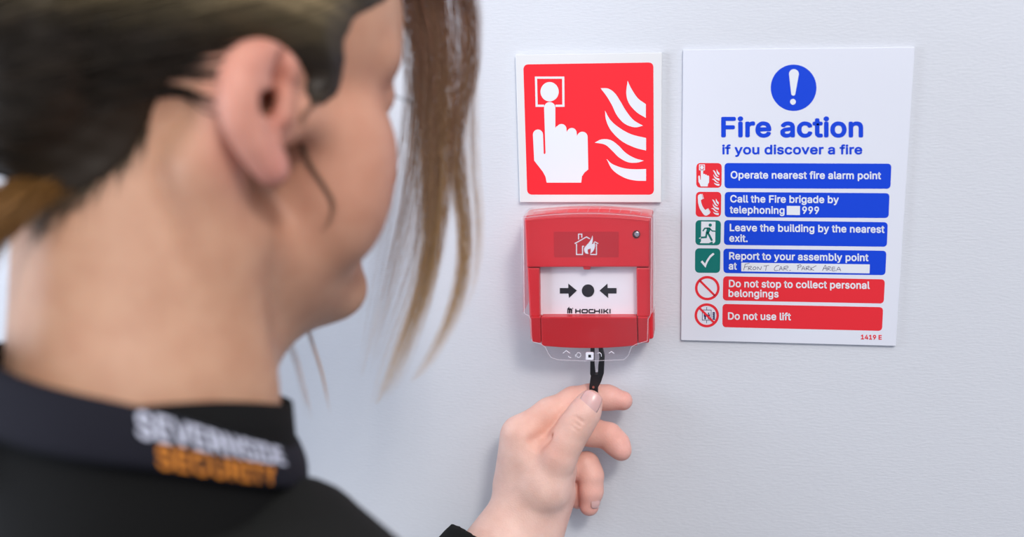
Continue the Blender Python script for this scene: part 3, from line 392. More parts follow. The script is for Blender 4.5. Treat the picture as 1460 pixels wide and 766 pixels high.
def hand_shape(T):
    P = [(178, 300)] + circ(203.5, 298, 25.5, 25, 10, 180, 360)
    P += [(229, 392)] + [(234, 384)] + circ(257, 396, 23, 23, 8, 215, 345) + [(281, 410)]
    P += circ(304, 413, 22, 22, 8, 205, 345) + [(328, 428)] + circ(352, 432, 24, 24, 8, 205, 360)
    P += [(379, 580)] + [(362, 594), (350, 612), (347, 640), (190, 640), (184, 612), (172, 590), (133, 540), (127, 422)]
    P += circ(150, 421, 23, 23, 8, 180, 360) + [(176, 500)] + circ(180, 503, 4.5, 7, 5, 180, 0)
    return [T(*p) for p in P]

# ------------------------------------------------------------------ the square fire-point sign
T1 = lambda X, Y: (720 + X * 240 / 766, 60 + Y * 240 / 766)
sign = thing('fire_point_sign', 'square red and white sign of a pointing hand and flames above the red alarm box', 'sign', at(842, 289, 0))
H = 3.4
b = Build(); c4 = [(735, 78), (943.9, 75), (942.7, 288.8), (741.2, 288.5)]
q = [at(x, y, H) for x, y in c4]; b.prism(q, [p - np.array([0, 0, H]) for p in q]); b.make('sign_panel', M['sign_panel'], sign, bevel=0.3)
b = Build(); b.pix(rquad((746.1, 91.9), (931.6, 89), (932.3, 277.7), (751.7, 277.7), 6.5), H + 0.06, 0.12); field = b.make('red_field', M['red'], sign)
b = Build(); b.pix(hand_shape(T1), H + 0.16); b.make('pointing_hand_symbol', M['white'], field)
b = Build(); b.pix([T1(*p) for p in circ(203, 226, 41.5, 44)], H + 0.16)
b.stroke([T1(*p) for p in ((178, 290), (144, 290), (141, 162), (265, 162), (266, 290), (230, 290))], 3.1, H + 0.16)
b.make('alarm_button_symbol', M['white'], field)
for s in flame_shapes(T1):
    b = Build(); b.pix(s, H + 0.16); b.make('flame_symbol', M['white'], field)

# ------------------------------------------------------------------ the fire action notice
notice = thing('fire_action_notice', 'tall white notice of blue and red fire instructions right of the alarm box', 'notice', at(1124, 490, 0))
H = 2.4
q = [at(x, y, H) for x, y in ((974, 70.7), (1304.5, 67), (1277.2, 493.7), (971, 485.4))]
b = Build(); b.prism(q, [p - np.array([0, 0, H]) for p in q]); b.make('notice_panel', M['panel'], notice, bevel=0.3)
b = Build(); b.pix(circ(1131.5, 125.2, 32.6, 33.1, 56), H + 0.06, 0.12); disc = b.make('warning_disc', M['blue'], notice)
b = Build(); Z3 = lambda X, Y: (960 + X / 3.192, 50 + Y / 3.192)
b.pix([Z3(*p) for p in circ(549, 178, 22.5, 23, 14, 180, 360) + circ(546, 266, 9.5, 10, 8, 0, 180)], H + 0.16)
b.pix([Z3(*p) for p in circ(544.5, 304, 13.2, 13.4, 24)], H + 0.16); b.make('exclamation_mark', M['white'], disc)
lettering('heading_text', 'Fire action', 1029.6, 194.5, 1229.2, 194.6, 26.6, H + 0.1, M['blue'], notice, 0.054)
lettering('subheading_text', 'if you discover a fire', 1030.3, 219.6, 1228.8, 219.6, 12.6, H + 0.1, M['blue'], notice, 0.05)

BARS = [((1033, 232.5), (1271, 233.5), (1269.5, 269.3), (1033, 268.6), 'blue'), ((1033.3, 273.8), (1268.3, 275.6), (1267, 311), (1033.3, 309.8), 'blue'),
        ((1032.7, 313.9), (1265.8, 317), (1264.5, 352), (1032, 349.3), 'blue'), ((1031.4, 354.6), (1263.9, 357.7), (1262.3, 392.5), (1031.4, 389.4), 'blue'),
        ((1031.1, 394), (1261.7, 398.5), (1260, 433), (1030.5, 428.5), 'red2'), ((1030.2, 433.5), (1259.2, 438.2), (1257.6, 472), (1029.9, 466.7), 'red2')]
TXT = [[('Operate nearest fire alarm point', 1042.1, 254.3, 1255.8, 255.3)],
       [('Call the Fire brigade by', 1041.5, 288.4, 1195.6, 289.5), ('telephoning', 1040.8, 303.9, 1118.2, 304.9), ('999', 1144.2, 304.6, 1167.4, 304.9)],
       [('Leave the building by the nearest', 1040.8, 329.4, 1260.8, 331.9), ('exit.', 1040.2, 344.4, 1065.6, 345)],
       [('Report to your assembly point', 1039.9, 369.8, 1237.9, 372.3), ('at', 1039.3, 384.1, 1050.2, 384.4)],
       [('Do not stop to collect personal', 1039.6, 409.3, 1239.8, 411.8), ('belongings', 1039, 423.1, 1109.7, 424)],
       [('Do not use lift', 1038.3, 455.6, 1127.3, 456.6)]]
bars = []
for (tl, tr, br, bl, c), lines in zip(BARS, TXT):
    b = Build(); b.pix(rquad(tl, tr, br, bl, 5), H + 0.06, 0.12); bar = b.make('instruction_bar', M[c], notice); bars.append(bar)
    for s, x0, y0, x1, y1 in lines:
        lettering('instruction_text', s, x0, y0, x1, y1, 9.9, H + 0.16, M['white'], bar, 0.042)
b = Build(); b.pix([(1121.7, 293.7), (1140.7, 293.9), (1140.5, 306.8), (1121.7, 306.5)], H + 0.16); b.make('blank_box', M['white'], bars[1])
b = Build(); b.pix([(1056.9, 374.6), (1240.2, 377.2), (1239.8, 390), (1056.9, 387.1)], H + 0.16); b.make('answer_box', M['white'], bars[3])
# hand-written answer, pen strokes
HW = [[(150, 178), (134, 236)], [(145, 180), (190, 168)], [(140, 208), (176, 198)],
      [(182, 206), (178, 234)], [(180, 204), (206, 198), (204, 212), (182, 220), (214, 232)],
      [(232, 206), (222, 216), (228, 230), (246, 226), (252, 212), (242, 203), (232, 206)],
      [(264, 232), (268, 204), (292, 230), (304, 200)], [(324, 196), (374, 190)], [(350, 193), (342, 240)],
      [(470, 190), (444, 196), (426, 216), (430, 238), (462, 236)], [(470, 240), (488, 200), (502, 236)], [(478, 224), (500, 222)],
      [(518, 202), (512, 238)], [(516, 202), (550, 196), (552, 212), (520, 220), (552, 236)], [(566, 238), (580, 236)],
      [(652, 188), (646, 232)], [(638, 194), (670, 184), (678, 200), (650, 210)], [(682, 236), (700, 200), (714, 234)], [(688, 222), (710, 220)],
      [(726, 204), (724, 236)], [(726, 204), (752, 198), (752, 212), (728, 220), (762, 234)], [(770, 202), (770, 238)], [(822, 192), (772, 222), (800, 236)],
      [(880, 240), (908, 188), (918, 240)], [(886, 220), (922, 216)], [(930, 204), (928, 240)], [(930, 204), (954, 202), (952, 216), (932, 222), (960, 238)],
      [(1000, 206), (972, 208), (974, 240), (1006, 238)], [(972, 224), (1000, 222)], [(1012, 242), (1034, 206), (1054, 242)], [(1020, 230), (1048, 228)]]
b = Build()
for s in HW:
    p = [(1040 + x / 6.636, 350 + y / 6.636) for x, y in s]
    b.stroke(crom(p, 5) if len(p) > 2 else p, 0.72, H + 0.24, 0.1)
b.make('handwritten_answer', M['ink'], bars[3])
lettering('reference_text', '1419 E', 1227.8, 483.8, 1256.9, 484.3, 6.2, H + 0.1, M['red2'], notice, 0.05)

def tile(tl, tr, br, bl, m):
    b = Build(); b.pix(rquad(tl, tr, br, bl, 5.5), H + 0.06, 0.12); return b.make('pictogram_tile', m, notice)
t1 = tile((992.9, 232.6), (1029, 232.6), (1028.7, 267.9), (992.7, 267.6), M['red2'])
def TS(x0, y0, k): return lambda X, Y: (x0 + X * k, y0 + Y * k)
Z4 = lambda X, Y: (980 + X * 80 / 766, 225 + Y * 80 / 766)       # from a close look at the tiles
b = Build(); b.pix([Z4(*p) for p in [(185, 165), (215, 165), (216, 228), (228, 218), (242, 226), (246, 236), (258, 228), (268, 240), (272, 246), (288, 242), (298, 256), (297, 335), (282, 360), (278, 392), (182, 392), (172, 360), (152, 330), (149, 255), (160, 240), (172, 252), (176, 300), (184, 300)]], H + 0.16)
b.make('pointing_hand_symbol', M['white'], t1)
b = Build(); b.stroke([Z4(*p) for p in [(165, 98), (234, 98), (234, 166), (165, 166)]], 1.2, H + 0.16, closed=True); b.pix([Z4(*p) for p in circ(199, 132, 24, 24, 20)], H + 0.16)
b.make('alarm_button_symbol', M['white'], t1)
def small_flames(dx, dy, par):
    k = 1.0
    for s in flame_shapes(lambda X, Y: Z4(dx + 335 + (X - 408) * 0.445, dy + 155 + (Y - 176) * 0.50)):
        b = Build(); b.pix(s, H + 0.16); b.make('flame_symbol', M['white'], par)
small_flames(0, 0, t1)
t2 = tile((992.3, 273.6), (1028.4, 273.7), (1027.9, 309.5), (991.8, 309.2), M['red2'])
b = Build()
b.pix([Z4(*p) for p in corners([(143, 540), (150, 512), (178, 496), (196, 497)], [(196, 497), (212, 560)], [(212, 560), (196, 574), (186, 580), (192, 620), (210, 665), (236, 704), (248, 712)], [(248, 712), (276, 694)], [(276, 694), (308, 752), (290, 775), (262, 790), (232, 784), (200, 745), (168, 690), (148, 620), (143, 540)])], H + 0.16)
b.stroke([Z4(204, 494), Z4(222, 562)], 0.8, H + 0.16); b.stroke([Z4(282, 692), Z4(316, 750)], 0.8, H + 0.16)
b.make('telephone_symbol', M['white'], t2); small_flames(-10, 400, t2)
Z5 = lambda X, Y: (980 + X * 80 / 681, 305 + Y * 80 / 681)
t3 = tile((991.7, 314), (1027.9, 314.2), (1027.3, 349.9), (991.4, 349.6), M['green'])
b = Build(); b.pix([Z5(*p) for p in [(168, 93), (342, 95), (338, 340), (322, 358), (150, 356), (166, 335)]], H + 0.12); door = b.make('doorway_symbol', M['white'], t3)
b = Build()
b.pix([Z5(*p) for p in circ(278, 137, 20, 20, 20)], H + 0.2)
b.pix([Z5(*p) for p in [(236, 166), (276, 166), (284, 190), (262, 236), (222, 232), (236, 190)]], H + 0.2)
b.stroke([Z5(*p) for p in [(250, 174), (212, 176), (188, 210)]], 1.9, H + 0.2)
b.stroke([Z5(*p) for p in [(268, 174), (302, 208), (342, 212)]], 1.7, H + 0.2)
b.stroke([Z5(*p) for p in [(244, 224), (272, 272), (300, 328)]], 2.9, H + 0.2)
b.stroke([Z5(*p) for p in [(236, 226), (226, 284), (160, 288)]], 2.6, H + 0.2)
b.pix([Z5(*p) for p in [(262, 356), (296, 338), (310, 344), (304, 358)]], H + 0.2)
b.make('running_figure_symbol', M['green'], door)
b = Build(); b.stroke([Z5(164, 284), Z5(146, 298), Z5(160, 303)], 0.8, H + 0.22); b.make('foot_mark', M['white'], t3)
t4 = tile((991.1, 354.2), (1027.2, 354.4), (1026.6, 389.3), (990.9, 389), M['green'])
b = Build(); b.pix([Z5(*p) for p in [(162, 584), (182, 566), (214, 604), (236, 558), (272, 506), (312, 474), (330, 490), (286, 528), (252, 578), (232, 622), (222, 656)]], H + 0.16); b.make('tick_symbol', M['white'], t4)
def ban(cx, cy, r, inner):
    b = Build(); n = 48
    b.strip(circ(cx, cy, r, r * 0.985, n), circ(cx, cy, r - 3.6, (r - 3.6) * 0.985, n), H + 0.1, 0.12, True)
    a = (r - 2.5) * 0.707
    b.stroke([(cx - a, cy - a), (cx + a, cy + a)], 3.0, H + (0.22 if inner else 0.1), 0.12)
    return b.make('prohibition_ring', M['red2'], notice)
ban(1008.5, 411.0, 17.6, False)
r6 = ban(1007.7, 449.8, 17.4, True)
Z6 = lambda X, Y: (980 + X * 80 / 681, 385 + Y * 80 / 681)
b = Build()
b.stroke([Z6(*p) for p in [(182, 486), (290, 488), (287, 612), (182, 610)]], 0.75, H + 0.1, 0.1, True)
b.stroke([Z6(235, 452), Z6(235, 486)], 0.8, H + 0.1, 0.1); b.stroke([Z6(234, 610), Z6(233, 648)], 0.8, H + 0.1, 0.1)
for cx, dy in ((216, 0), (258, 4)):
    b.pix([Z6(*p) for p in circ(cx, 524 + dy, 9, 9, 12)], H + 0.1, 0.1)
    b.pix([Z6(*p) for p in [(cx - 16, 536 + dy), (cx + 16, 536 + dy), (cx + 15, 566), (cx + 9, 570), (cx + 9, 600), (cx - 9, 600), (cx - 9, 570), (cx - 16, 566)]], H + 0.1, 0.1)
for k in range(4):
    y = 512 + k * 24
    b.pix([Z6(*p) for p in [(304, y + 6), (318, y), (334, y + 4), (338, y + 20), (322, y + 22), (308, y + 18)]], H + 0.1, 0.1)
b.make('lift_symbol', M['navy_print'], r6)

# ------------------------------------------------------------------ the manual call point
cp = thing('manual_call_point', 'red fire alarm call point with arrowed white panel under a clear hinged cover', 'alarm', at(842, 480, 0))
def P3(pts, h): return [at(x, y, h if np.isscalar(h) else h[i]) for i, (x, y) in enumerate(pts)]
HB, HF = 24.0, 42.0
arch = lambda x, y0, y1, s: y0 + (y1 - y0) * 0 + s * (1 - ((x - 838) / 90.0) ** 2)
# housing behind
top = [(x, arch(x, 310, 310, -6)) for x in np.linspace(748.5, 929, 13)]
bot = [(x, arch(x, 484, 484, 6)) for x in np.linspace(931.5, 756.5, 13)]
mid = P3(top + bot, HB)
bk = [p * np.array([1, 1, 0]) + np.array([0.6 if p[0] > -57 else -0.4, 2.0 if i < 13 else 0.0, 0]) for i, p in enumerate(mid)]
b = Build(); b.prism(mid, bk); b.make('back_box', M['housing'], cp, bevel=1.2)
# front frame: top panel, pillars, bottom panel
def front(name, pts, h, back=HB - 0.5, bev=0.8, m='housing'):
    f = P3(pts, h); b = Build(); b.prism(f, [np.array([p[0], p[1], back]) for p in f]); return b.make(name, M[m], cp, bevel=bev)
tp = [(x, arch(x, 314, 314, -6)) for x in np.linspace(748, 926.5, 13)] + [(926, 380.8), (751, 381.2)]
front('top_panel', tp, HF)
front('side_pillar', [(751.5, 382.2), (768.8, 382.2), (769.6, 451.6), (756, 451.6)], HF - 1.0)
front('side_pillar', [(907.3, 382), (926.2, 382), (927.5, 451.6), (908.3, 451.6)], HF - 1.0)
hb = lambda y: HF + 2.0 - (y - 451) / 45 * 9.0
bl = [(771, 452.4), (908, 452.6)] + [(x, arch(x, 490.5, 490.5, 6.5)) for x in np.linspace(909, 772, 11)]
front('bottom_panel', bl, [hb(y) for x, y in bl])
for s in ([(756.6, 452.4), (770.4, 452.4), (771.4, 489.6), (758.6, 488.6)], [(908.8, 452.6), (924, 452.6), (925.5, 488.8), (909.8, 490)]):
    front('corner_block', s, [hb(y) - 0.6 for x, y in s])
# white operating panel
wp = P3([(764, 376), (912, 376), (912, 456), (764, 456)], 34.5); b = Build(); b.prism(wp, [p - np.array([0, 0, 3]) for p in wp]); pl = b.make('operating_panel', M['plate'], cp)
Z7 = lambda X, Y: (790 + X * 100 / 1277, 395 + Y * 100 / 1277)
HP = 34.7
for pts in ([(104, 203), (258, 203), (258, 122), (414, 250), (272, 384), (262, 303), (104, 303)], [(1138, 203), (974, 203), (972, 122), (826, 250), (984, 384), (984, 303), (1138, 303)]):
    b = Build(); b.pix([Z7(*p) for p in pts], HP); b.make('arrow_mark', M['black'], pl)
b = Build(); b.pix([Z7(*p) for p in circ(618, 252, 114, 116, 40)], HP); b.make('press_point', M['black'], pl)
b = Build()
def zs(pts, w): b.stroke([Z7(*p) for p in pts], w, HP)
w = 1.75
for a in ([(396, 585), (396, 664)], [(473, 585), (473, 664)], [(396, 624), (473, 624)],
          [(514, 596), (596, 596), (604, 610), (604, 640), (592, 653), (520, 653), (510, 640), (510, 610), (522, 596)],
          [(716, 596), (646, 596), (636, 610), (636, 640), (648, 653), (738, 653), (738, 585)], [(738, 626), (826, 626)], [(826, 585), (826, 664)],
          [(868, 585), (868, 664)], [(908, 585), (908, 664)], [(908, 628), (940, 624), (982, 586)], [(936, 626), (986, 662)], [(1018, 585), (1018, 664)]):
    zs(a, w)
b.make('maker_lettering', M['black'], pl)
b = Build()
b.pix([Z7(*p) for p in [(240, 580), (264, 556), (278, 540), (276, 572), (296, 570), (318, 580), (330, 596), (330, 664), (306, 664), (304, 606), (298, 600), (296, 664), (270, 664), (268, 600), (260, 604), (260, 664), (240, 664)]], HP)
b.pix([Z7(*p) for p in circ(338, 574, 10, 10, 10)], HP); b.make('maker_emblem', M['black'], pl)
# label with the burning-house emblem, indicator, latch
lb = P3([(789.5, 330.5), (882, 330.5), (882, 367), (790, 367)], HF + 0.12); b = Build(); b.prism(lb, [p - np.array([0, 0, 0.4]) for p in lb]); lab = b.make('label_plate', M['housing_label'], cp)
Z8 = lambda X, Y: (785 + X * 100 / 957, 320 + Y * 100 / 957)
b = Build(); HE = HF + 0.3
def es(pts, w=1.35): b.stroke([Z8(*p) for p in pts], w, HE, 0.15)
es([(328, 264), (490, 172), (536, 198)]); es([(600, 236), (650, 264)])
es([(382, 206), (382, 134), (426, 134), (426, 182)]); es([(354, 266), (354, 412), (436, 412), (436, 300), (456, 300)]); es([(540, 412), (626, 412), (626, 270)])
b.pix([Z8(*p) for p in corners([(572, 150), (576, 200), (572, 240), (562, 270)], [(562, 270), (584, 262), (592, 236)], [(592, 236), (606, 270), (602, 320), (580, 366), (540, 404)], [(540, 404), (548, 366), (544, 326)], [(544, 326), (526, 340), (512, 336)], [(512, 336), (506, 370), (518, 404)], [(518, 404), (480, 396), (458, 360), (462, 320), (490, 286), (530, 240), (556, 196), (572, 150)])], HE, 0.15)
b.make('burning_house_emblem', M['white'], lab)
b = Build(); b.prism(P3(circ(907.3, 334.3, 5.4, 5.6, 24), HF + 0.5), P3(circ(907.3, 334.3, 5.6, 5.8, 24), HF - 1)); ind = b.make('indicator_rim', M['black_plastic'], cp)
b = Build(); b.prism(P3(circ(908, 334.2, 3.4, 3.6, 20), HF + 2.0), P3(circ(907.5, 334.2, 4.6, 4.8, 20), HF)); b.make('indicator_lens', M['metal'], ind, bevel=0.5)
b = Build(); b.prism(P3([(830.5, 378), (843.5, 378), (841, 384.6), (832.6, 384.6)], HF - 0.6), P3([(830.5, 378), (843.5, 378), (841, 384.6), (832.6, 384.6)], 34)); b.make('latch_notch', M['housing_label'], cp, bevel=0.4)
# clear cover: front sheet with a narrower lower flap, side and top walls
HC = 46.0
cv_top = [(x, arch(x, 310.5, 310.5, -6)) for x in np.linspace(745.8, 929, 13)]
flap = [(928.2, 447), (926.5, 451.5), (923.8, 456), (923, 486.5), (914, 489), (906, 491.5), (900.5, 495), (898.5, 500), (896, 507), (890, 513.2), (838, 515.2), (795, 513.2), (785.5, 510), (781, 503), (777.5, 495.5), (771, 490.5), (759, 487.6), (757.4, 480), (756.6, 456), (754, 450.5), (747.4, 447.4)]
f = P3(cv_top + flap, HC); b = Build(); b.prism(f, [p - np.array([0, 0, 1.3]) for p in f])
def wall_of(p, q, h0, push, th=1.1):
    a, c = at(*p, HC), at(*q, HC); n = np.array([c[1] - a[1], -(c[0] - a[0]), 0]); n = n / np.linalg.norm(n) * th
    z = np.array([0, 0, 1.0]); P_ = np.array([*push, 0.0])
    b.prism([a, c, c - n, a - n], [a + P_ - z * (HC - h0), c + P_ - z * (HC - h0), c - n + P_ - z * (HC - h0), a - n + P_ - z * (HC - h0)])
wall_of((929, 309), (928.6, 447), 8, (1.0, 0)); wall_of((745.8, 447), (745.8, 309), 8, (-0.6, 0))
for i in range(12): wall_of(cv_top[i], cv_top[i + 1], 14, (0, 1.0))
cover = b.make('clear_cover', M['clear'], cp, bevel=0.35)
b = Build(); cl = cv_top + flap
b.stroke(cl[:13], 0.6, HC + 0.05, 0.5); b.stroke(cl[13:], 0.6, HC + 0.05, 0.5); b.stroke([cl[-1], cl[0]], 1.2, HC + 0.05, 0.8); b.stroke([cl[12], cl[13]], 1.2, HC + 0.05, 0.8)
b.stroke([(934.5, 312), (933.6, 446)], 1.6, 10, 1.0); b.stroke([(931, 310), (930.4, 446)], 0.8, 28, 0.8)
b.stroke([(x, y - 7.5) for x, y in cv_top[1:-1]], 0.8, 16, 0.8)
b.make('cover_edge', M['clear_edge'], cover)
b = Build(); b.prism(P3(rquad((835.6, 502.6), (846, 502.6), (846, 513.4), (835.6, 513.4), 2), HC + 1.5), P3(rquad((834.6, 502), (847, 502), (847, 514.4), (834.6, 514.4), 2), HC - 2)); bs = b.make('seal_boss', M['boss'], cover, bevel=0.3)
b = Build(); b.prism(P3([(838.8, 506), (842.8, 506), (842.8, 510), (838.8, 510)], HC + 1.62), P3([(838.8, 506), (842.8, 506), (842.8, 510), (838.8, 510)], HC + 1)); b.make('seal_hole', M['black_plastic'], bs)
b = Build(); Z9 = lambda X, Y: (785 + X * 100 / 851, 480 + Y * 100 / 851)
for s in ([(150, 204), (190, 172), (236, 206)], [(215, 240), (230, 256), (250, 258)], [(706, 206), (738, 182), (772, 208)], [(566, 206), (596, 196), (616, 216), (616, 244)],
          [(300, 220), (304, 250)]): b.stroke([Z9(*p) for p in s], 0.7, HC + 0.45, 0.5)
b.stroke([Z9(*p) for p in circ(340, 226, 26, 30, 16)], 0.6, HC + 0.45, 0.5, True)
b.make('embossed_mark', M['boss'], cover)
# hinge knuckle at the cover's upper corner
b = Build(); b.prism(P3(circ(932, 309.5, 3.4, 4.2, 16), 20), P3(circ(932.6, 309.5, 3.4, 4.2, 16), 6)); b.make('hinge_knuckle', M['clear'], cover)

# ------------------------------------------------------------------ the black test key in the call point's underside
key = thing('test_key', 'small black plastic test key pushed into the underside of the call point', 'key', at(850, 558, 30))
def kp(name, pts, h0, h1, bev=0.5, par=key, m='black_plastic'):
    f = P3(pts, h1); b = Build(); b.prism(f, [np.array([p[0], p[1], h0]) for p in f]); return b.make(name, M[m], par, bevel=bev)
kp('prong', [(841.8, 492), (847.4, 492), (847.6, 520), (849, 535), (843, 538), (841.2, 534)], 29, 32.5)
kp('prong', [(852.8, 492), (858, 492), (862, 508), (860.8, 534), (857, 541), (852, 538), (853, 520), (854.6, 510)], 29, 32.5)
grip = kp('grip', [(842.6, 533), (848, 532.5), (853, 533), (860.5, 534.4), (857, 545), (852.6, 553), (852.2, 572), (840.8, 572), (840, 552)], 28.5, 32)
b = Build(); b.pix(circ(846, 552.4, 1.7, 1.8, 18), 32.15, 0.3); b.make('grip_hole', M['hole'], grip)

# ------------------------------------------------------------------ organic surfaces: blended solids meshed with surface nets
def V3(*a): return np.array(a, float)

class Cap:                                   # tapered capsule
    def __init__(s, a, b, ra, rb, k=6.0, sub=False):
        s.a, s.b, s.ra, s.rb, s.k, s.sub = np.asarray(a, float), np.asarray(b, float), ra, rb, k, sub
        r = max(ra, rb); s.lo = np.minimum(s.a, s.b) - r; s.hi = np.maximum(s.a, s.b) + r
    def __call__(s, X, Y, Z):
        d = s.b - s.a; L = max(float(d @ d), 1e-9)
        t = np.clip(((X - s.a[0]) * d[0] + (Y - s.a[1]) * d[1] + (Z - s.a[2]) * d[2]) / L, 0, 1)
        return np.sqrt((X - s.a[0] - t * d[0]) ** 2 + (Y - s.a[1] - t * d[1]) ** 2 + (Z - s.a[2] - t * d[2]) ** 2) - (s.ra + (s.rb - s.ra) * t)

class Ell:                                   # ellipsoid with axes
    def __init__(s, c, r, ax=None, k=6.0, sub=False):
        s.c, s.r, s.k, s.sub = np.asarray(c, float), np.asarray(r, float), k, sub
        s.ax = np.eye(3) if ax is None else np.asarray(ax, float)
        e = np.sqrt(((s.ax * s.r[:, None]) ** 2).sum(0)); s.lo = s.c - e; s.hi = s.c + e
    def __call__(s, X, Y, Z):
        x, y, z = X - s.c[0], Y - s.c[1], Z - s.c[2]; A = s.ax; r = s.r
        u = (x * A[0, 0] + y * A[0, 1] + z * A[0, 2]) / r[0]; v = (x * A[1, 0] + y * A[1, 1] + z * A[1, 2]) / r[1]; w = (x * A[2, 0] + y * A[2, 1] + z * A[2, 2]) / r[2]
        k0 = np.sqrt(u * u + v * v + w * w) + 1e-9
        k1 = np.sqrt((u / r[0]) ** 2 + (v / r[1]) ** 2 + (w / r[2]) ** 2) + 1e-9
        return k0 * (k0 - 1) / k1

def smin(a, b, k):
    h = np.clip(0.5 + 0.5 * (b - a) / k, 0, 1)
    return b + (a - b) * h - k * h * (1 - h)

def fold(V, p, d): return -smin(-V, d, p.k) if p.sub else smin(V, d, p.k)

def field_at(prims, P):                      # value at loose points
    V = np.full(len(P), 60.0)
    for p in prims: V = fold(V, p, p(P[:, 0], P[:, 1], P[:, 2]))
    return V

def field_grid(prims, lo, hi, step):
    ax = [np.arange(lo[i], hi[i] + step * 0.5, step, dtype=np.float32) for i in range(3)]
    V = np.full([len(a) for a in ax], 60.0, np.float32)
    for p in prims:
        m = p.k + 2.5 * step
        i0 = [max(0, int((p.lo[i] - m - lo[i]) / step)) for i in range(3)]; i1 = [min(len(ax[i]), int((p.hi[i] + m - lo[i]) / step) + 2) for i in range(3)]
        if any(i1[i] <= i0[i] for i in range(3)): continue
        s = tuple(slice(i0[i], i1[i]) for i in range(3))
        d = p(ax[0][s[0]][:, None, None], ax[1][s[1]][None, :, None], ax[2][s[2]][None, None, :])
        V[s] = fold(V[s], p, d.astype(np.float32))
    return V, ax

def nets(V, lo, step):
    S = V < 0
    c = np.zeros([n - 1 for n in V.shape], np.int8)
    for i in (0, 1):
        for j in (0, 1):
            for k in (0, 1):
                c += S[i:S.shape[0] - 1 + i, j:S.shape[1] - 1 + j, k:S.shape[2] - 1 + k]
    act = (c > 0) & (c < 8); idx = np.full(act.shape, -1, np.int64); cells = np.argwhere(act); idx[act] = np.arange(len(cells))
    acc = np.zeros((len(cells), 3)); cnt = np.zeros(len(cells))
    off = [(i, j, k) for i in (0, 1) for j in (0, 1) for k in (0, 1)]
    val = {o: V[cells[:, 0] + o[0], cells[:, 1] + o[1], cells[:, 2] + o[2]].astype(float) for o in off}
    for a in off:
        for ax_ in range(3):
            if a[ax_] == 0:
                b_ = list(a); b_[ax_] = 1; b_ = tuple(b_); va, vb = val[a], val[b_]
                m = (va < 0) != (vb < 0); t = np.where(m, va / np.where(m, va - vb, 1), 0)
                p = np.array(a, float)[None] + t[:, None] * np.eye(3)[ax_][None]
                acc += np.where(m[:, None], p, 0); cnt += m
    verts = (cells + acc / cnt[:, None]) * step + np.asarray(lo)
    faces = []
    for ax_ in range(3):
        o1, o2 = [(1, 2), (2, 0), (0, 1)][ax_]
        n = list(S.shape); sl0 = [slice(None)] * 3; sl1 = [slice(None)] * 3
        sl0[ax_] = slice(0, n[ax_] - 1); sl1[ax_] = slice(1, n[ax_])
        for o in (o1, o2): sl0[o] = slice(1, n[o] - 1); sl1[o] = slice(1, n[o] - 1)
        a, b_ = S[tuple(sl0)], S[tuple(sl1)]
        for flip in (False, True):
            e = np.argwhere(a & ~b_ if not flip else ~a & b_)
            if not len(e): continue
            e[:, o1] += 1; e[:, o2] += 1
            q = []
            for d1, d2 in ((0, 0), (1, 0), (1, 1), (0, 1)):
                g = e.copy(); g[:, o1] -= 1 - d1; g[:, o2] -= 1 - d2; q.append(idx[g[:, 0], g[:, 1], g[:, 2]])
            q = np.stack(q, 1)
            faces.append(q[:, ::-1] if flip else q)
    return verts, np.concatenate(faces)

def solid(prims, lo, hi, step):
    V, ax = field_grid(prims, lo, hi, step)
    return nets(V, np.asarray(lo, float), step)

def chain(pts, k=6.0, sub=False):            # [(xyz, r), ...]
    return [Cap(pts[i][0], pts[i + 1][0], pts[i][1], pts[i + 1][1], k, sub) for i in range(len(pts) - 1)]

# ------------------------------------------------------------------ the person: frames
TH, TP = math.radians(45), math.radians(8)
HFW = V3(math.cos(TH) * math.cos(TP), -math.sin(TP), -math.sin(TH) * math.cos(TP)); HR = V3(math.sin(TH), 0, math.cos(TH)); HU = np.cross(HR, HFW)
HO = at(402, 155, d=465) - 72 * HR - 8 * HFW
HAX = np.array([HR, HFW, HU])
def hp(x, y, z): return HO + HR * x + HFW * y + HU * z
def he(c, r, k=10.0, sub=False): return Ell(hp(*c), r, HAX, k, sub)
def hc(a, b_, ra, rb, k=10.0, sub=False): return Cap(hp(*a), hp(*b_), ra, rb, k, sub)
BT = math.radians(48)
BR_ = V3(math.sin(BT), 0, math.cos(BT)); BF = V3(math.cos(BT), 0, -math.sin(BT)); UP = V3(0, 1, 0)
NB = at(195, 560, d=490)
def bp_(r, f, u): return NB + BR_ * r + BF * f + UP * u
BAX = np.array([BR_, BF, UP])

# ------------------------------------------------------------------ head and neck
skull = [he((0, -2, 48), (73, 93, 78), 10), he((0, 46, 38), (61, 45, 52), 18), he((0, 44, -22), (60, 44, 62), 18)]
for s in (-1, 1):
    skull += [hc((s * 42, 64, -14), (s * 67, 18, -3), 13, 9, 14), he((s * 45, 53, -32), (26, 25, 42), 14), hc((s * 52, 4, -58), (s * 16, 72, -89), 13, 12, 18),
              hc((s * 10, 84, 27), (s * 48, 66, 30), 9, 9, 10), hc((s * 66, -14, 0), (s * 58, -16, -26), 12, 10, 14)]
skull += [he((0, 78, -88), (21, 14, 15), 12), he((0, 82, -56), (24, 13, 15), 12), hc((0, 90, 10), (0, 102, -26), 6, 7.5, 9)]
for s in (-1, 1):
    skull += [he((s * 10, 95, -29), (7, 9, 7), 5), he((s * 33, 92, 12), (17, 14, 11), 9, True), he((s * 33, 71, 12), (13, 13, 12), 4), hc((s * 6, 106, -37), (s * 6, 99, -33), 2.5, 2.5, 2, True)]
skull += [hc((-20, 95, -56), (20, 95, -56), 1.6, 1.6, 3, True)]
neck_top = hp(0, -22, -38); neck_low = bp_(0, 0, -60)
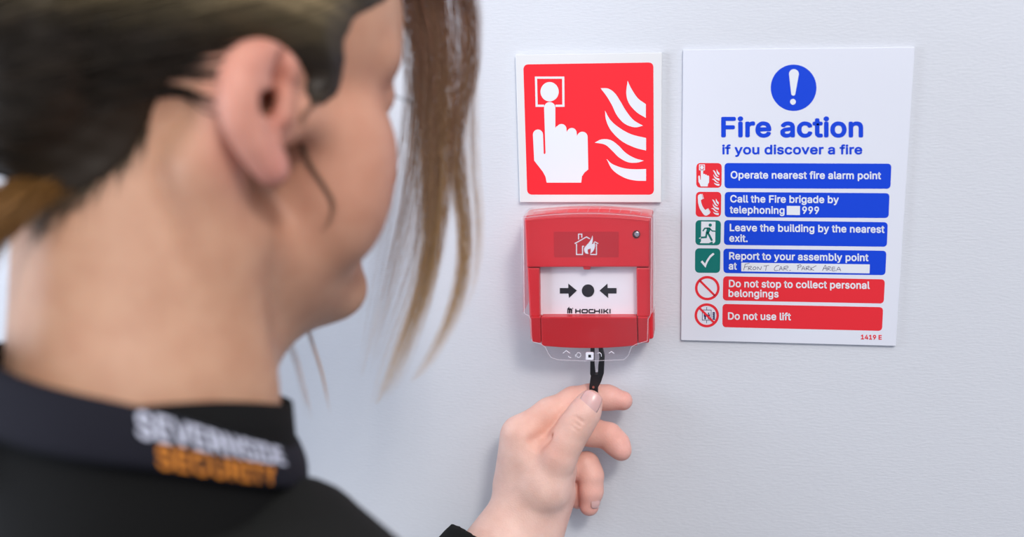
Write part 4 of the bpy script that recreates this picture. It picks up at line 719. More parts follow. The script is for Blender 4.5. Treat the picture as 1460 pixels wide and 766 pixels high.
neck = [Cap(neck_top, bp_(0, 4, -6), 49, 49, 20), Cap(bp_(0, 4, -6), neck_low, 49, 60, 14), he((0, 24, -80), (44, 46, 22), 24),
        Cap(hp(58, -18, -28), bp_(28, 42, -30), 12, 13, 18), Cap(hp(0, 44, -90), bp_(4, 21, -5), 22, 23, 26), Cap(hp(16, -52, -50), bp_(16, -28, -40), 22, 26, 25), Cap(hp(-16, -52, -50), bp_(-16, -28, -40), 22, 26, 25)]
# right ear, seen from behind
def ep(x, y, d): return at(x, y, d=d)
helix = [(ep(416, 106, 462), 2.0), (ep(404, 86, 458), 3.2), (ep(382, 76, 451), 4.6), (ep(358, 83, 444), 6.2), (ep(342, 104, 439), 7.0), (ep(339, 134, 437), 7.2), (ep(342, 168, 439), 7.2), (ep(357, 200, 443), 6.6), (ep(376, 230, 449), 5.8), (ep(390, 246, 453), 4.6), (ep(396, 236, 457), 3.2)]
ear = chain([(p_[:3], p_[3]) for p_ in crom([np.r_[c_, r_] for c_, r_ in helix], 4)], 3.0)
ear += [Cap(ep(360, 96, 449), ep(356, 150, 445), 8, 9, 6), Cap(ep(356, 150, 446), ep(384, 222, 455), 8.5, 6, 6), Cap(ep(385, 110, 468), ep(385, 180, 468), 11, 11, 8)]
ear += [Cap(ep(402, 84, 453), ep(389, 110, 454), 3.6, 5.0, 2.5, True), Cap(ep(389, 110, 454), ep(382, 150, 454), 5.0, 5.8, 2.5, True), Cap(ep(386, 148, 468), ep(381, 148, 442), 5.4, 5.4, 2, True), Cap(ep(382, 152, 449), ep(394, 188, 449), 4.6, 3.0, 3, True)]
ear += [Cap(ep(406, 140, 460), ep(402, 166, 459), 4.0, 5.0, 3)]
# left ear, hidden from here
ear += [hc((-72, -4, 20), (-82, -20, 26), 6, 6, 5), hc((-82, -20, 26), (-84, -24, 4), 6, 6, 5), hc((-84, -24, 4), (-73, -4, -26), 6, 5, 5), hc((-74, -8, 10), (-76, -10, -10), 8, 8, 6)]
head_prims = skull + neck + ear

# ------------------------------------------------------------------ left hand and forearm
def J(x, y, h, r): return (at(x, y, h), r)
WR = J(750, 722, 40, 19)
elbow = at(746, 737, 40) + 240 * V3(-0.55, -0.62, 0.56)
ua = elbow - WR[0]; ua = ua / np.linalg.norm(ua)
index = [J(741, 620, 38, 12.6), J(784, 591, 29, 11), J(818, 573, 22, 10), J(842, 567, 20.5, 8.9), J(866, 567, 20, 8.2), J(888, 571.5, 21, 6.8)]
middle = [J(772, 652, 27, 11.5), J(812, 616, 19, 10), J(846, 617, 18.5, 9.4), J(868, 622, 21.5, 8.9), J(880, 634, 25.5, 8.4), J(886, 643, 28, 7.0)]
ring = [J(784, 680, 21, 11), J(812, 668, 17, 9.2), J(836, 663, 18, 8.8), J(843, 678, 21, 8.3), J(843, 700, 23, 8.0), J(840, 722, 23.5, 6.9)]
pinky = [J(790, 706, 16, 10), J(808, 692, 12.5, 8), J(818, 690, 13, 7.5), J(822, 702, 14, 7), J(824, 714, 15, 6)]
thumb = [J(776, 694, 46, 16), J(796, 650, 47, 12.5), J(809, 627, 46, 11.2), J(822, 606, 44.5, 10.8), J(834, 588, 42.5, 10), J(841, 574, 40.8, 8.6)]
palm = [Cap(WR[0], at(742, 620, 38), 18, 12.6, 8), Cap(at(752, 715, 34), at(768, 652, 28), 17, 12, 10), Cap(at(764, 718, 28), at(784, 680, 21), 16, 11, 10), Cap(at(770, 722, 24), at(790, 706, 16), 15, 10, 10),
        Cap(at(758, 712, 44), thumb[0][0], 16, 16, 10), Cap(thumb[0][0], at(800, 668, 36), 16, 11, 8), Cap(at(728, 690, 36), at(735, 640, 38), 12.5, 10.5, 8),
        Cap(at(762, 655, 41), at(788, 634, 42), 13, 8, 9), Cap(at(752, 640, 38), at(768, 618, 33), 12, 9, 8), Cap(at(790, 700, 36), at(786, 668, 34), 15, 12, 8)]
wrist2 = WR[0] + ua * 75
fore = [Cap(WR[0] + V3(-4, 0, 0), wrist2 + V3(2, 0, 0), 18.5, 24, 8), Cap(at(772, 722, 34), wrist2 + V3(18, 0, -8), 17.5, 25, 10), Cap(wrist2, elbow, 26, 38, 12), Cap(at(785, 712, 32), at(765, 792, 44), 13, 17, 10)]
hand = palm + chain(index, 4.5) + chain(middle, 4) + chain(ring, 4) + chain(pinky, 4) + chain(thumb, 5) + fore
def crease(pts, h, r=0.6): return [Cap(at(*pts[i], h), at(*pts[i + 1], h), r, r, 1.6, True) for i in range(len(pts) - 1)]
hand += crease([(808, 600), (816, 600), (826, 608)], 55.6) + crease([(805, 606), (815, 607), (824, 615)], 56.6) + crease([(812, 594), (821, 595), (831, 602)], 54.5)
hand += [Cap(at(767, 637, 52.5), at(790, 623, 49.5), 1.2, 1.0, 5, True), Cap(at(760, 628, 50), at(776, 620, 46.5), 1.0, 1.0, 5, True)]
hand += [Cap(at(868, 611, 33), at(880, 606, 33), 0.7, 0.7, 2, True), Cap(at(830, 655, 29), at(850, 670, 31), 0.7, 0.7, 2, True)]

# ------------------------------------------------------------------ torso, arms and legs under the clothes
SHR, SHL = bp_(158, 0, -128), bp_(-158, 0, -128)
elbR = SHR + V3(6, -285, 8); wrR = elbR + V3(20, -215, -70)
def trunk(g, arms=True):
    P = [Ell(bp_(0, 12, -205), (150 + g, 100 + g, 135 + g), BAX, 40), Ell(bp_(0, 12, -360), (135 + g, 92 + g, 170 + g), BAX, 40), Ell(bp_(0, 0, -560), (160 + g, 108 + g, 160 + g), BAX, 50)]
    for sh, s in ((SHR, 1), (SHL, -1)):
        P += [Cap(bp_(s * 50, 47, -79), bp_(s * 122, 42, -100), 36 + g * 0.5, 44 + g, 22)]
        P += [Cap(bp_(s * 26, -18, -84), sh + UP * 2, 42 + g, 46 + g, 26), Cap(bp_(s * 36, 36, -125), sh + BF * 25 - UP * 10, 40 + g, 44 + g, 30)]
    if arms:
        P += [Cap(SHL, elbow, 50 + g, 42 + g, 20), Cap(SHR, elbR, 50 + g, 42 + g, 20), Cap(elbR, wrR, 40 + g, 32 + g, 14)]
    return P
hipR, hipL = bp_(85, 0, -640), bp_(-85, 0, -640)
GROUND = -CAMZ * 1000
def legs(g, low=0):
    P = []
    for s in (-1, 1):
        hip = bp_(s * 82, 0, -650); ank = V3(*bp_(s * 95, -5, 0)); ank[1] = GROUND + 85 + low; kn = (hip + ank) / 2 + BF * 15
        P += [Cap(hip, kn, 82 + g, 56 + g, 20), Cap(kn, ank, 54 + g, 40 + g, 20)]
    return P

# body mesh: fine head and hand joined to a coarse trunk, one continuous surface
CUT_N = NB[1] - 55.0
def mesh_body():
    hv, hf = solid(head_prims, [HO[0] - 150, CUT_N, HO[2] - 150], [HO[0] + 150, HO[1] + 140, HO[2] + 170], 2.2)
    A = WR[0] + ua * 95
    gv, gf = solid(hand, [-175, -420, 0.5], [8, -200, 125], 0.9)
    tv, tf = solid(trunk(-8) + neck[:2] + [Cap(elbow, A + (WR[0] - A) * 0.6, 36, 22, 12)] + legs(-8), [-470, GROUND + 5, 20], [30, CUT_N + 8, 560], 8.0)
    bm = bmesh.new(); lay = []
    for (v, f), tag in (((hv, hf), 'head'), ((gv, gf), 'hand'), ((tv, tf), 'trunk')):
        if tag == 'hand': keep = (v - A) @ ua < 0
        elif tag == 'trunk':
            near = np.linalg.norm(v - A, axis=1) < 130
            keep = ~(((v - A) @ ua < 3) & near & (v[:, 0] > elbow[0] + 30))
            keep &= ~((v[:, 1] > CUT_N - 9) & (np.hypot(v[:, 0] - NB[0], v[:, 2] - NB[2]) < 110))
        else: keep = np.ones(len(v), bool)
        w = to_world(v); bv = [bm.verts.new(p) if k else None for p, k in zip(w, keep)]
        for q in f[keep[f].all(1)]:
            bm.faces.new([bv[i] for i in q])
    # drop stray crumbs, then bridge the open rims
    bm.verts.ensure_lookup_table()
    for v in [v for v in bm.verts if not v.link_faces]: bm.verts.remove(v)
    def rim(center, rad):
        c = Vector(to_world(center)); return [e for e in bm.edges if e.is_boundary and (e.verts[0].co - c).length < rad / 1000]
    for c, rad in ((A, 75), (NB - UP * 60, 130)):
        es = rim(c, rad)
        try: bmesh.ops.bridge_loops(bm, edges=es)
        except Exception as ex: print('bridge', ex, len(es))
    bmesh.ops.recalc_face_normals(bm, faces=bm.faces)
    me = bpy.data.meshes.new('body'); bm.to_mesh(me); bm.free()
    return me

person = thing('person', 'person with tied-back brown-blond hair and black jacket, pinching the black test key', 'person', V3(NB[0], GROUND, NB[2]))
me = mesh_body()
n = len(me.vertices); co = np.empty(n * 3, np.float32); me.vertices.foreach_get('co', co); W = co.reshape(-1, 3).astype(float)
PW = np.stack([W[:, 0], W[:, 2] - CAMZ, -W[:, 1]], 1) * 1000          # wall space
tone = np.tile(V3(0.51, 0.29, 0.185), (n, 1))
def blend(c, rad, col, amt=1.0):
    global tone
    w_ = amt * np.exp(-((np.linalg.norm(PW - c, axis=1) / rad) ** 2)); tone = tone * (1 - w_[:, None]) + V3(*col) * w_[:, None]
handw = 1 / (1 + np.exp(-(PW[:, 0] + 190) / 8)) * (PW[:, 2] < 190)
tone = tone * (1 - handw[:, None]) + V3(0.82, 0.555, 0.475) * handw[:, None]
RED = (0.62, 0.255, 0.205)
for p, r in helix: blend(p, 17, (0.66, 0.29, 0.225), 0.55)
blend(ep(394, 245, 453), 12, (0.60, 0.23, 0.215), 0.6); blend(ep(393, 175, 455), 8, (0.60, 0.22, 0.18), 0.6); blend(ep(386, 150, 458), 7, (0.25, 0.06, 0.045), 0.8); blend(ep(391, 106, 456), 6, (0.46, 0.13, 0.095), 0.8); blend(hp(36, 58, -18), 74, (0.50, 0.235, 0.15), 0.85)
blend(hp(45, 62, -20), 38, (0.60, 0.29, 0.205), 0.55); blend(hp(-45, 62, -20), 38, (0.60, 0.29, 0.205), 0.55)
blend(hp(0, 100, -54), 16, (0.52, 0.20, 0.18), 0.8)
for f_ in (index, middle, ring, pinky): blend(f_[-1][0], 19, (0.76, 0.375, 0.325), 0.85); blend(f_[3][0], 15, (0.76, 0.42, 0.35), 0.6); blend(f_[2][0], 15, (0.74, 0.40, 0.325), 0.7)
blend(thumb[3][0], 13, (0.68, 0.40, 0.32), 0.6); blend(thumb[-1][0], 13, (0.72, 0.42, 0.37), 0.7); blend(at(778, 615, 44), 18, (0.72, 0.36, 0.27), 0.8); blend(at(790, 645, 58), 11, (0.70, 0.36, 0.29), 0.6)
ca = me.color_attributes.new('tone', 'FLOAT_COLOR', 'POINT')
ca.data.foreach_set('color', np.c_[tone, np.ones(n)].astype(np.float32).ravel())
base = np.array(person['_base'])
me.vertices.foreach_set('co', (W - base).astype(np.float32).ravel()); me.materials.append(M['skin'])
me.polygons.foreach_set('use_smooth', [True] * len(me.polygons)); me.update()
body = bpy.data.objects.new('body', me); COL.objects.link(body); body.parent = person; body['_base'] = tuple(person['_base'])

# fingernails: curved plates on the thumb and the ring finger
def nail(name, centre, tipdir, outdir, L, Wd, R):
    t = tipdir / np.linalg.norm(tipdir); o = outdir - t * (outdir @ t); o = o / np.linalg.norm(o); s = np.cross(t, o)
    v = []; f = []; nu, nv = 13, 15
    for lay in (0, 1):
        for j in range(nv):
            y = -1 + 2 * j / (nv - 1)
            for i in range(nu):
                x = -1 + 2 * i / (nu - 1)
                yy = y if y > 0 else y
                ww = (1 - 0.10 * max(0, y) ** 4 - 0.42 * max(0, -y) ** 5)
                ll = 1 - 0.22 * x ** 4 if y > 0 else 1 - 0.16 * x ** 4
                a = x * ww * Wd / 2 / R
                rr = R + (0.55 if lay == 0 else -0.8) - 1.6 * max(0, yy * ll) ** 2 * 0.9 - 0.5 * max(0, -yy) ** 3
                v.append(centre + t * (yy * ll * L / 2) + s * (math.sin(a) * rr) + o * (math.cos(a) * rr - R))
    for j in range(nv - 1):
        for i in range(nu - 1):
            k = j * nu + i; f.append([k, k + 1, k + nu + 1, k + nu]); K = k + nu * nv; f.append([K, K + nu, K + nu + 1, K + 1])
    rimi = [i for i in range(nu)] + [j * nu + nu - 1 for j in range(1, nv)] + [(nv - 1) * nu + i for i in range(nu - 2, -1, -1)] + [j * nu for j in range(nv - 2, 0, -1)]
    for a, c in zip(rimi, rimi[1:] + rimi[:1]): f.append([a, a + nu * nv, c + nu * nv, c])
    o_ = link_mesh(name, np.array(v), f, M['nail'], person, smooth=True)
    bm = bmesh.new(); bm.from_mesh(o_.data); bmesh.ops.recalc_face_normals(bm, faces=bm.faces); bm.to_mesh(o_.data); bm.free()
    return o_
def surf(prims, x, y, h0=120, d0=None):      # first hit of a pixel's sight line with a blended solid
    p = at(x, y, h=h0) if d0 is None else at(x, y, d=d0); dr = p - CAM0; dr = dr / np.linalg.norm(dr)
    for _ in range(90):
        v = float(field_at(prims, p[None])[0]); p = p + dr * v * 0.8
        if abs(v) < 0.02: break
    return p
def normal(prims, p):
    e = 0.3; g = V3(*[field_at(prims, (p + np.eye(3)[i] * e)[None])[0] - field_at(prims, (p - np.eye(3)[i] * e)[None])[0] for i in range(3)]); return g / np.linalg.norm(g)
ts = surf(hand, 841, 574); nail('thumbnail', ts, thumb[-1][0] - thumb[-2][0] + V3(0, 0, -1.0), V3(-0.10, 0.10, 1), 15.5, 15.4, 9.6)
rs = surf(hand, 850, 717); nail('fingernail', rs, V3(0, -1, 0.12), normal(hand, rs), 9, 7.5, 6.5)

# ------------------------------------------------------------------ clothes
def shell(name, prims, lo, hi, step, m, parent=person, cut=None):
    V, ax = field_grid(prims, lo, hi, step)
    if cut is not None: V = np.maximum(V, cut(ax[0][:, None, None], ax[1][None, :, None], ax[2][None, None, :]).astype(np.float32))
    v, f = nets(V, np.asarray(lo, float), step)
    return link_mesh(name, v, f, m, parent, smooth=True)
cuffc = at(668, 764, 62)
cuffp = WR[0] + ua * float((cuffc - WR[0]) @ ua)
jk = trunk(6) + [Cap(elbow, cuffp - ua * 20, 50, 32, 16)]
jcut = lambda X, Y, Z: np.maximum(-((X - cuffp[0]) * ua[0] + (Y - cuffp[1]) * ua[1] + (Z - cuffp[2]) * ua[2]) - 200 * ((X < elbow[0] - 20) | (Y > -230)), 60 - np.sqrt((X - NB[0]) ** 2 + (Z - NB[2]) ** 2) - 400 * (Y < NB[1] - 62))
jacket = shell('jacket', jk, [-480, NB[1] - 740, 20], [60, NB[1] + 30, 570], 5.0, M['fabric'], cut=jcut)
hem = CUT_N - 600
trousers = shell('trousers', legs(6, 30) + [Ell(bp_(0, 0, -600), (160, 112, 120), BAX, 40)], [-480, GROUND + 40, 60], [60, NB[1] - 480, 570], 8.0, M['trouser'])
for s in (-1, 1):
    c = bp_(s * 95, 0, 0)
    pr = [Ell(V3(c[0], GROUND + 38, c[2]) + BF * 40, (46, 125, 40), BAX, 10), Cap(V3(c[0], GROUND + 60, c[2]) - BF * 10, V3(c[0], GROUND + 110, c[2]) - BF * 5, 42, 46, 15)]
    sh = shell('shoe', pr, [c[0] - 200, GROUND, c[2] - 200], [c[0] + 200, GROUND + 165, c[2] + 200], 6.0, M['shoe'], cut=lambda X, Y, Z: GROUND + 1.5 - Y)

# collar: a knitted stand and a folded-over fall with the stitched words
def ring_pt(phi, u, off=0.0):
    c, s = math.cos(phi), math.sin(phi)
    return NB + BF * (c * ((66 if c > 0 else 64) + off) - 2) + BR_ * (s * (61 + off)) + UP * u
def band(name, topf, botf, offt, offb, m, a0, a1, n=72, th=2.2, rows=7, curve=0.0):
    v = []; f = []; L = n + 1
    for lay in (0, 1):
        for i in range(L):
            phi = math.radians(a0 + (a1 - a0) * i / n)
            for r in range(rows):
                t = r / (rows - 1); off = offt(phi) * (1 - t) + offb(phi) * t + curve * math.sin(math.pi * t)
                v.append(ring_pt(phi, topf(phi) * (1 - t) + botf(phi) * t, off - lay * th))
    K = L * rows
    for i in range(n):
        for r in range(rows - 1):
            a = i * rows + r; f += [[a, a + rows, a + rows + 1, a + 1], [K + a, K + a + 1, K + a + rows + 1, K + a + rows]]
        a = i * rows; f.append([a, K + a, K + a + rows, a + rows]); a += rows - 1; f.append([a, a + rows, K + a + rows, K + a])
    for i in (0, n):
        for r in range(rows - 1):
            a = i * rows + r; f.append([a, a + 1, K + a + 1, K + a])
    o = link_mesh(name, np.array(v), f, m, person, smooth=True)
    bm = bmesh.new(); bm.from_mesh(o.data); bmesh.ops.recalc_face_normals(bm, faces=bm.faces); bm.to_mesh(o.data); bm.free()
    return o
def tab(A, U):
    A = np.radians(A)
    def f(ph):
        ph = abs((ph + math.pi) % (2 * math.pi) - math.pi); x = np.interp(ph, A, U)
        return float((x + np.interp(min(ph + 0.12, math.pi), A, U) + np.interp(max(ph - 0.12, 0), A, U)) / 3)
    return f
nape = lambda p: 0.5 - 0.5 * math.cos(p)                     # 0 at the throat, 1 at the nape
fl_top = tab([0, 20, 40, 60, 80, 100, 120, 140, 160, 180], [-33, -32, -28, -16, -2.6, 11, 19, 25, 31, 34])
fl_h = tab([0, 40, 100, 180], [19, 19, 23, 25])
fl_bot = lambda p: fl_top(p) - fl_h(p)
s_ = tab([0, 20, 40, 60, 80, 100, 180], [-16, -13, -7, 2, 9.5, 13, 13])
st_top = lambda p: s_(p) if s_(p) > fl_top(p) - 2 else fl_top(p) - 2
band('stand_collar', st_top, lambda p: -75, lambda p: 6.0 * (1 - nape(p)) ** 0.7, lambda p: 8.0, M['knit'], 0, 360)
fo_t, fo_b = (lambda p: 3.5 + 4.5 * (1 - nape(p))), (lambda p: 12.0 - 1.0 * (1 - nape(p)))
fall = band('collar_fall', fl_top, fl_bot, fo_t, fo_b, M['collar'], 14, 346, curve=1.5)
def stitched(name, text, a0, a1, t0, t1, m):
    """words that follow the fall's curve: angles a0..a1, rows t0 (top) .. t1 (bottom) of its height"""
    groups, pen = glyph_runs(text, 1.04)
    me = fill_runs(groups, lambda x, y: (x / 1000, y / 1000), 0.022, 0.001)
    out = []
    for v in me.vertices:
        u = v.co.x / (pen / 1000); t = t1 + (t0 - t1) * (v.co.y / 0.513)
        p = math.radians(a0 + (a1 - a0) * u)
        out.append(ring_pt(p, fl_top(p) * (1 - t) + fl_bot(p) * t, fo_t(p) * (1 - t) + fo_b(p) * t + 1.5 * math.sin(math.pi * t) + 0.25 + 0.3 * v.co.z / 0.001))
    me.vertices.foreach_set('co', (to_world(np.array(out)) - np.array(person['_base'])).astype(np.float32).ravel()); me.update()
    me.materials.clear(); me.materials.append(m)
    o = bpy.data.objects.new(name, me); COL.objects.link(o); o.parent = fall; o['_base'] = tuple(person['_base'])
    return o
stitched('stitched_lettering', 'SEVERNSIDE', 108, 54, 0.06, 0.45, M['thread_white'])
stitched('stitched_lettering', 'SECURITY', 103, 62, 0.55, 0.92, M['thread_orange'])


# ------------------------------------------------------------------ hair
head_only = skull + neck[2:3] + [Cap(neck_top, bp_(0, 4, -6), 49, 49, 20), neck[4], neck[5]]
BUN = he((0, -86, 26), (58, 28, 60), 15); head_plus = head_only + [BUN]
LINE = [(506, 24), (490, 58), (490, 100), (484, 132), (462, 150), (438, 140), (438, 112), (412, 78), (384, 62), (345, 56), (312, 66), (276, 84), (248, 104), (226, 138), (208, 184), (186, 222), (140, 262), (96, 284), (48, 286)]
def to_head(P): return (P - HO) @ HAX.T
side = []
for x, y in LINE:
    q = to_head(surf(head_only, x, y, d0=330)); side.append((q[1], q[2]))
POLY = np.array([(-170, -62), (-170, 220), (160, 220), (160, 150), (92, 96), (78, 72), (63, 56)] + side + [(side[-1][0] - 20, side[-1][1] - 4)])
def poly_sd(y, z):
    d = np.full(np.shape(y), 1e9); inside = np.zeros(np.shape(y), bool); n = len(POLY)
    for i in range(n):
        a, c = POLY[i], POLY[(i + 1) % n]; e = c - a
        t = np.clip(((y - a[0]) * e[0] + (z - a[1]) * e[1]) / (e @ e), 0, 1)
        d = np.minimum(d, (y - a[0] - t * e[0]) ** 2 + (z - a[1] - t * e[1]) ** 2)
        cr = ((a[1] > z) != (c[1] > z)) & (y < (c[0] - a[0]) * (z - a[1]) / (c[1] - a[1] if c[1] != a[1] else 1e-9) + a[0]); inside ^= cr
    d = np.sqrt(d); return np.where(inside, -d, d)
def smooth01(x, a, c):
    t = np.clip((x - a) / (c - a), 0, 1); return t * t * (3 - 2 * t)
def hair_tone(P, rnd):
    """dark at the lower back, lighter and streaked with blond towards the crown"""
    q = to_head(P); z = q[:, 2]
    dark, olive, blond = V3(0.021, 0.0145, 0.009), V3(0.10, 0.075, 0.038), V3(0.50, 0.37, 0.20)  # dark mixes natural roots with shading put into the colour; blond is dyed
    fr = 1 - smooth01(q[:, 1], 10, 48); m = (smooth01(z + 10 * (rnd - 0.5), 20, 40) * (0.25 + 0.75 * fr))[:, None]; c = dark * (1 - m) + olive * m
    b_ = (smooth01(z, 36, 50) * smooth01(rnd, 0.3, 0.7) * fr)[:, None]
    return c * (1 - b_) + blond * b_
def paint(o, cols):
    ca = o.data.color_attributes.new('tone', 'FLOAT_COLOR', 'POINT'); ca.data.foreach_set('color', np.c_[cols, np.ones(len(cols))].astype(np.float32).ravel())
# the close-combed cap of hair
st = 2.6; lo = np.array([HO[0] - 150, HO[1] - 80, HO[2] - 150]); hi = np.array([HO[0] + 150, HO[1] + 150, HO[2] + 170])
Vg, ax = field_grid(head_plus, lo, hi, st)
Xg, Yg, Zg = ax[0][:, None, None] - HO[0], ax[1][None, :, None] - HO[1], ax[2][None, None, :] - HO[2]
hy = Xg * HFW[0] + Yg * HFW[1] + Zg * HFW[2]; hz = Xg * HU[0] + Yg * HU[1] + Zg * HU[2]; hx = Xg * HR[0] + Yg * HR[1] + Zg * HR[2]
pd = poly_sd(hy, hz)
strand_wave = 0.7 * np.sin((hz * 1.0 + hy * 0.25) * 0.55) * smooth01(-pd, 2, 14)
cap_f = np.maximum(Vg - np.clip(0.8 - pd * 0.42, 0.8, 7.5) + strand_wave * 0.5, pd - 0.5).astype(np.float32)
v, f = nets(cap_f, lo, st)
hair = link_mesh('hair', v, f, M['hair'], person, smooth=True)
hair['label'] = 'dark brown hair streaked with blond, combed back'
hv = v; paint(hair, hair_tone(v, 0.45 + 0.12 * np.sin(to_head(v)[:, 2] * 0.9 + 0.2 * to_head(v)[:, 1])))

def tubes(name, S, R, cols, m, parent):
    """S (n,k,3) strand points in wall space, R (n,k) radii, cols (n,k,3)"""
    n, k, _ = S.shape
    T = np.gradient(S, axis=1); T /= np.linalg.norm(T, axis=2, keepdims=True) + 1e-9
    ref = np.array([0.31, 0.2, 0.93]); A = np.cross(T, ref); A /= np.linalg.norm(A, axis=2, keepdims=True) + 1e-9; B = np.cross(T, A)
    ring = [S + (A * math.cos(a) + B * math.sin(a)) * R[..., None] for a in (0, 2.0944, 4.18879)]
    V = np.stack(ring, 2).reshape(-1, 3)
    i = np.arange(n)[:, None, None] * k * 3 + np.arange(k - 1)[None, :, None] * 3; j = np.arange(3)[None, None, :]
    j2 = (j + 1) % 3
    Q = np.stack([i + j, i + j2, i + 3 + j2, i + 3 + j], -1).reshape(-1, 4)
    o = link_mesh(name, V, Q, m, parent, smooth=True); paint(o, np.repeat(cols[:, :, None, :], 3, 2).reshape(-1, 3)); return o

CEN = hp(0, 0, 42); PONY = hp(0, -97, 6)
def comb(starts, k=18, lift=7.4, tail=1.0):
    """strands laid over the head from their roots back to the tie"""
    a = starts - CEN; a /= np.linalg.norm(a, axis=1, keepdims=True)
    e = PONY - CEN; e = e / np.linalg.norm(e) + RNG.normal(0, 0.05, a.shape); e /= np.linalg.norm(e, axis=1, keepdims=True)
    om = np.arccos(np.clip((a * e).sum(1), -1, 1))[:, None]
    t0 = RNG.uniform(0, 0.25, len(a)); t1 = RNG.uniform(0.55, 1.0, len(a))
    out = []; r = np.linalg.norm(starts - CEN, axis=1)
    lf = lift + RNG.normal(0, 0.6, len(a))
    for s in np.linspace(0, 1, k):
        t = (t0 + (t1 - t0) * s)[:, None]
        u = (np.sin((1 - t) * om) * a + np.sin(t * om) * e) / np.sin(om); u /= np.linalg.norm(u, axis=1, keepdims=True)
        for _ in range(7):
            P = CEN + u * r[:, None]; q = to_head(P); c = np.clip(0.8 - poly_sd(q[:, 1], q[:, 2]) * 0.42, 0.2, 7.5) / 7.5 * lf
            r = r - (field_at(head_plus, P) - c) * 0.85
        out.append(CEN + u * r[:, None])
    return np.stack(out, 1)
cand = []
while len(cand) < 1500:
    u = RNG.normal(0, 1, 3); u /= np.linalg.norm(u); p = hp(*(u * np.array([76, 92, 80]) + np.array([0, 0, 45])))
    q = to_head(p)
    if poly_sd(q[1], q[2]) < -3 and (q[0] > -45 or RNG.random() < 0.3): cand.append(p)
S = comb(np.array(cand)); rnd = RNG.random(len(S)); k = S.shape[1]
Rr = np.tile(np.sin(np.linspace(0.15, math.pi - 0.15, k))[None] ** 0.5 * 0.55, (len(S), 1)) * RNG.uniform(0.6, 1.25, len(S))[:, None]
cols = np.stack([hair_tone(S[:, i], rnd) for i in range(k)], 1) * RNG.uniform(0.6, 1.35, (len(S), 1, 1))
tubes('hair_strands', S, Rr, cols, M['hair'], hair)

def lock(path, n, k=26, rad=0.16, root=(0.215, 0.105, 0.066), tip=(0.56, 0.37, 0.185), end=(0.78, 1.0), wave=0.5, px=True, start=(0, 0.04)):
    """a hanging bundle: path = (px, py, depth, half-width px)"""
    pth = np.array(path, float)
    ctr = np.array([at(p[0], p[1], d=p[2]) for p in pth]); hw = pth[:, 3] * pth[:, 2] / FPX
    seg = np.r_[0, np.cumsum(np.linalg.norm(np.diff(ctr, axis=0), axis=1))]; seg /= seg[-1]
    fine = np.array(crom([np.r_[c, h_] for c, h_ in zip(ctr, hw)], 10)); fs = np.r_[0, np.cumsum(np.linalg.norm(np.diff(fine[:, :3], axis=0), axis=1))]; fs /= fs[-1]
    off = RNG.normal(0, 0.5, (n, 2)); off = np.clip(off, -1.1, 1.1); t0 = RNG.uniform(*start, n); t1 = RNG.uniform(*end, n)
    tt = t0[:, None] + (t1 - t0)[:, None] * np.linspace(0, 1, k)[None]
    P = np.stack([np.interp(tt, fs, fine[:, i]) for i in range(3)], -1); w_ = np.interp(tt, fs, fine[:, 3])
    ph = RNG.uniform(0, 6.28, (n, 2)); fr = RNG.uniform(2, 6, (n, 2)); amp = RNG.uniform(0, wave, (n, 2))
    cx, cz = RM[0], RM[2]
    dx = (off[:, 0:1] + 0.35 * amp[:, 0:1] * np.sin(fr[:, 0:1] * tt + ph[:, 0:1])) * w_; dz = (off[:, 1:2] * 0.55 + 0.3 * amp[:, 1:2] * np.sin(fr[:, 1:2] * tt + ph[:, 1:2])) * w_
    P = P + dx[..., None] * cx + dz[..., None] * cz
    g = smooth01(tt + RNG.normal(0, 0.12, (n, 1)), 0.25, 0.95)[..., None]
    cc = (np.array(root) * (1 - g) + np.array(tip) * g) * RNG.uniform(0.65, 1.35, (n, 1, 1))
    R_ = rad * RNG.uniform(0.6, 1.3, (n, 1)) * (1 - 0.75 * np.linspace(0, 1, k)[None] ** 3)
    return P, R_, cc
def locks(name, specs, label=None):
    A = [lock(*a, **kw) for a, kw in specs]
    o = tubes(name, *[np.concatenate([x[i] for x in A]) for i in range(3)], M['hair'], hair)
    if label: o['label'] = label
    return o
ROOT = [px_of(hp(30, 84, 98)), px_of(hp(24, 100, 104)), ]
ROOT = [(ROOT[0][0], ROOT[0][1], ROOT[0][2], 26), (ROOT[1][0], ROOT[1][1], ROOT[1][2], 34)]
locks('front_lock', [
    ((ROOT + [ (606, -10, 570, 44), (620, 70, 573, 36), (622, 160, 577, 30), (621, 250, 581, 24), (617, 330, 585, 18), (603, 410, 590, 16), (581, 475, 594, 18), (556, 540, 598, 16), (536, 578, 600, 8)], 640), dict(rad=0.10, wave=1.0, end=(0.6, 1.0))),
    ((ROOT + [ (600, -10, 570, 32), (604, 80, 573, 24), (600, 180, 577, 24), (592, 280, 581, 34), (572, 380, 587, 34), (546, 470, 592, 24), (524, 540, 596, 18)], 300), dict(rad=0.11, wave=1.2, tip=(0.46, 0.34, 0.25), root=(0.22, 0.14, 0.10), end=(0.5, 1.0))),
    ((ROOT + [ (660, -10, 572, 18), (669, 60, 574, 14), (664, 120, 577, 14), (650, 180, 580, 12), (652, 250, 583, 12), (661, 320, 586, 10), (659, 390, 589, 10), (640, 460, 593, 11), (608, 520, 596, 9), (588, 545, 598, 5)], 220), dict(rad=0.09, wave=1.1)),
    ((ROOT + [ (668, 0, 572, 16), (672, 120, 577, 12), (674, 230, 582, 12), (682, 320, 586, 9), (676, 400, 590, 8), (650, 470, 594, 7)], 50), dict(rad=0.08, wave=1.1, root=(0.26, 0.16, 0.12))),
], 'long loose lock hanging before the face, brown fading to blond')
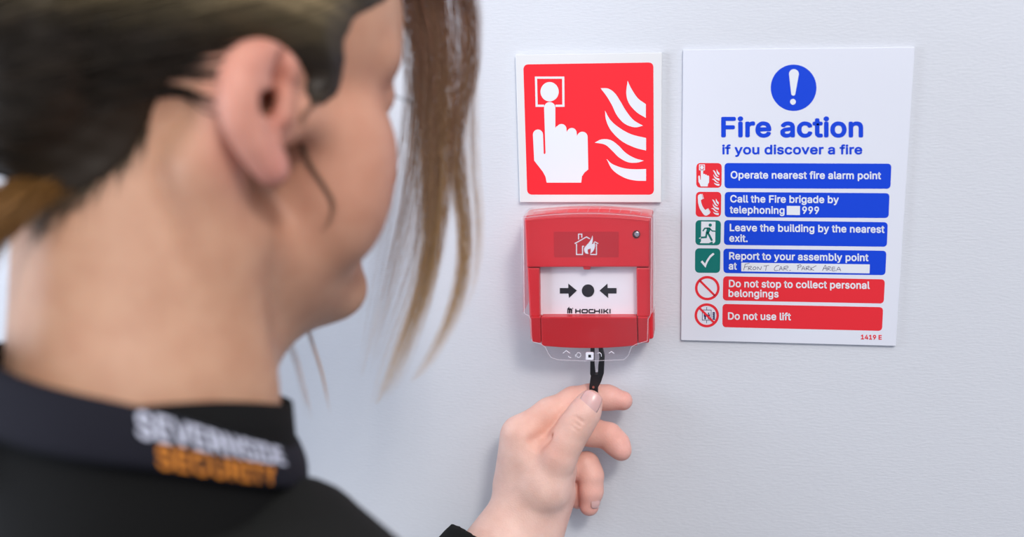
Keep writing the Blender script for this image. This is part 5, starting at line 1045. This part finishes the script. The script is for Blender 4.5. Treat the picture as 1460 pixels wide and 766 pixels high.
locks('neck_wisp', [(([(430, 440, 560, 8), (446, 490, 565, 4), (460, 535, 570, 3), (471, 590, 575, 3)], 18), dict(rad=0.12, root=(0.62, 0.38, 0.22), tip=(0.66, 0.44, 0.28))),
                    (([(400, 470, 560, 10), (420, 510, 565, 5), (434, 560, 570, 4), (442, 600, 573, 4)], 12), dict(rad=0.11, root=(0.62, 0.42, 0.30), tip=(0.66, 0.46, 0.34)))])
# the tied tail behind, and the curl in front of the ear
locks('ponytail', [(([(86, 240, 466, 26), (42, 268, 450, 40), (0, 298, 440, 46), (-44, 350, 434, 40), (-86, 420, 430, 38), (-106, 520, 430, 42), (-110, 720, 432, 36)], 620), dict(rad=0.2, root=(0.22, 0.105, 0.03), tip=(0.36, 0.20, 0.07), wave=1.6))])
def on_skin(pts, lift=-1.2):
    return [(x, y, float(-(RM @ (surf(head_only, x, y, d0=330) - CAM0))[2]) + lift, w_) for x, y, w_ in pts]
curl = on_skin([(440, 150, 7), (428, 178, 5), (430, 208, 4), (444, 240, 4), (462, 266, 4), (474, 290, 4), (470, 314, 4), (456, 334, 3)])
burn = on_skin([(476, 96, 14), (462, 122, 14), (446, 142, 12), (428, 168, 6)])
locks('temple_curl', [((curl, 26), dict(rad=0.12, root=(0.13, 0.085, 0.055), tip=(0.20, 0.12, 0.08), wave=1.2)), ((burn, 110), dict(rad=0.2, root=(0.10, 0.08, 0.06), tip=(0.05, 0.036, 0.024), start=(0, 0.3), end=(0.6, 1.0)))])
lash = []
for i in range(9):
    a = hp(37 - i * 0.9, 82.0 + i * 0.5, 15); lash.append([a + (HFW * (1.0 + 0.1 * i) + HR * (0.55 - 0.08 * i)) * (s * 8) + HU * (-7 * s + 4.5 * s * s - 1) for s in np.linspace(0, 1, 6)])
lash = np.array(lash); tubes('eyelashes', lash, np.tile(np.linspace(0.4, 0.12, 6), (9, 1)), np.tile(V3(0.02, 0.015, 0.012), (9, 6, 1)), M['hair'], person)
# fine short hairs below the hairline at the nape
def nape_hairs(n):
    out = []; R_ = []; C_ = []
    while len(out) < n:
        t = RNG.random(); x = 40 + 175 * t; y = 284 - 118 * t ** 1.6 + RNG.normal(0, 9)
        p0 = surf(head_only, x, y, d0=330); L = RNG.uniform(8, 24); dr = -HU * 1.0 - HFW * RNG.uniform(0.0, 0.7) + RNG.normal(0, 0.15, 3)
        P = [p0]
        for s in range(7):
            q = P[-1] + dr / np.linalg.norm(dr) * L / 7; nn = normal(head_only, q); q = q - nn * (float(field_at(head_only, q[None])[0]) - 0.5); P.append(q)
        out.append(P); R_.append(np.linspace(0.22, 0.06, 8) * RNG.uniform(0.7, 1.3)); C_.append(np.tile(V3(0.06, 0.042, 0.026) * RNG.uniform(0.6, 1.5), (8, 1)))
    return np.array(out), np.array(R_), np.array(C_)
tubes('nape_hairs', *nape_hairs(420), M['hair'], hair)
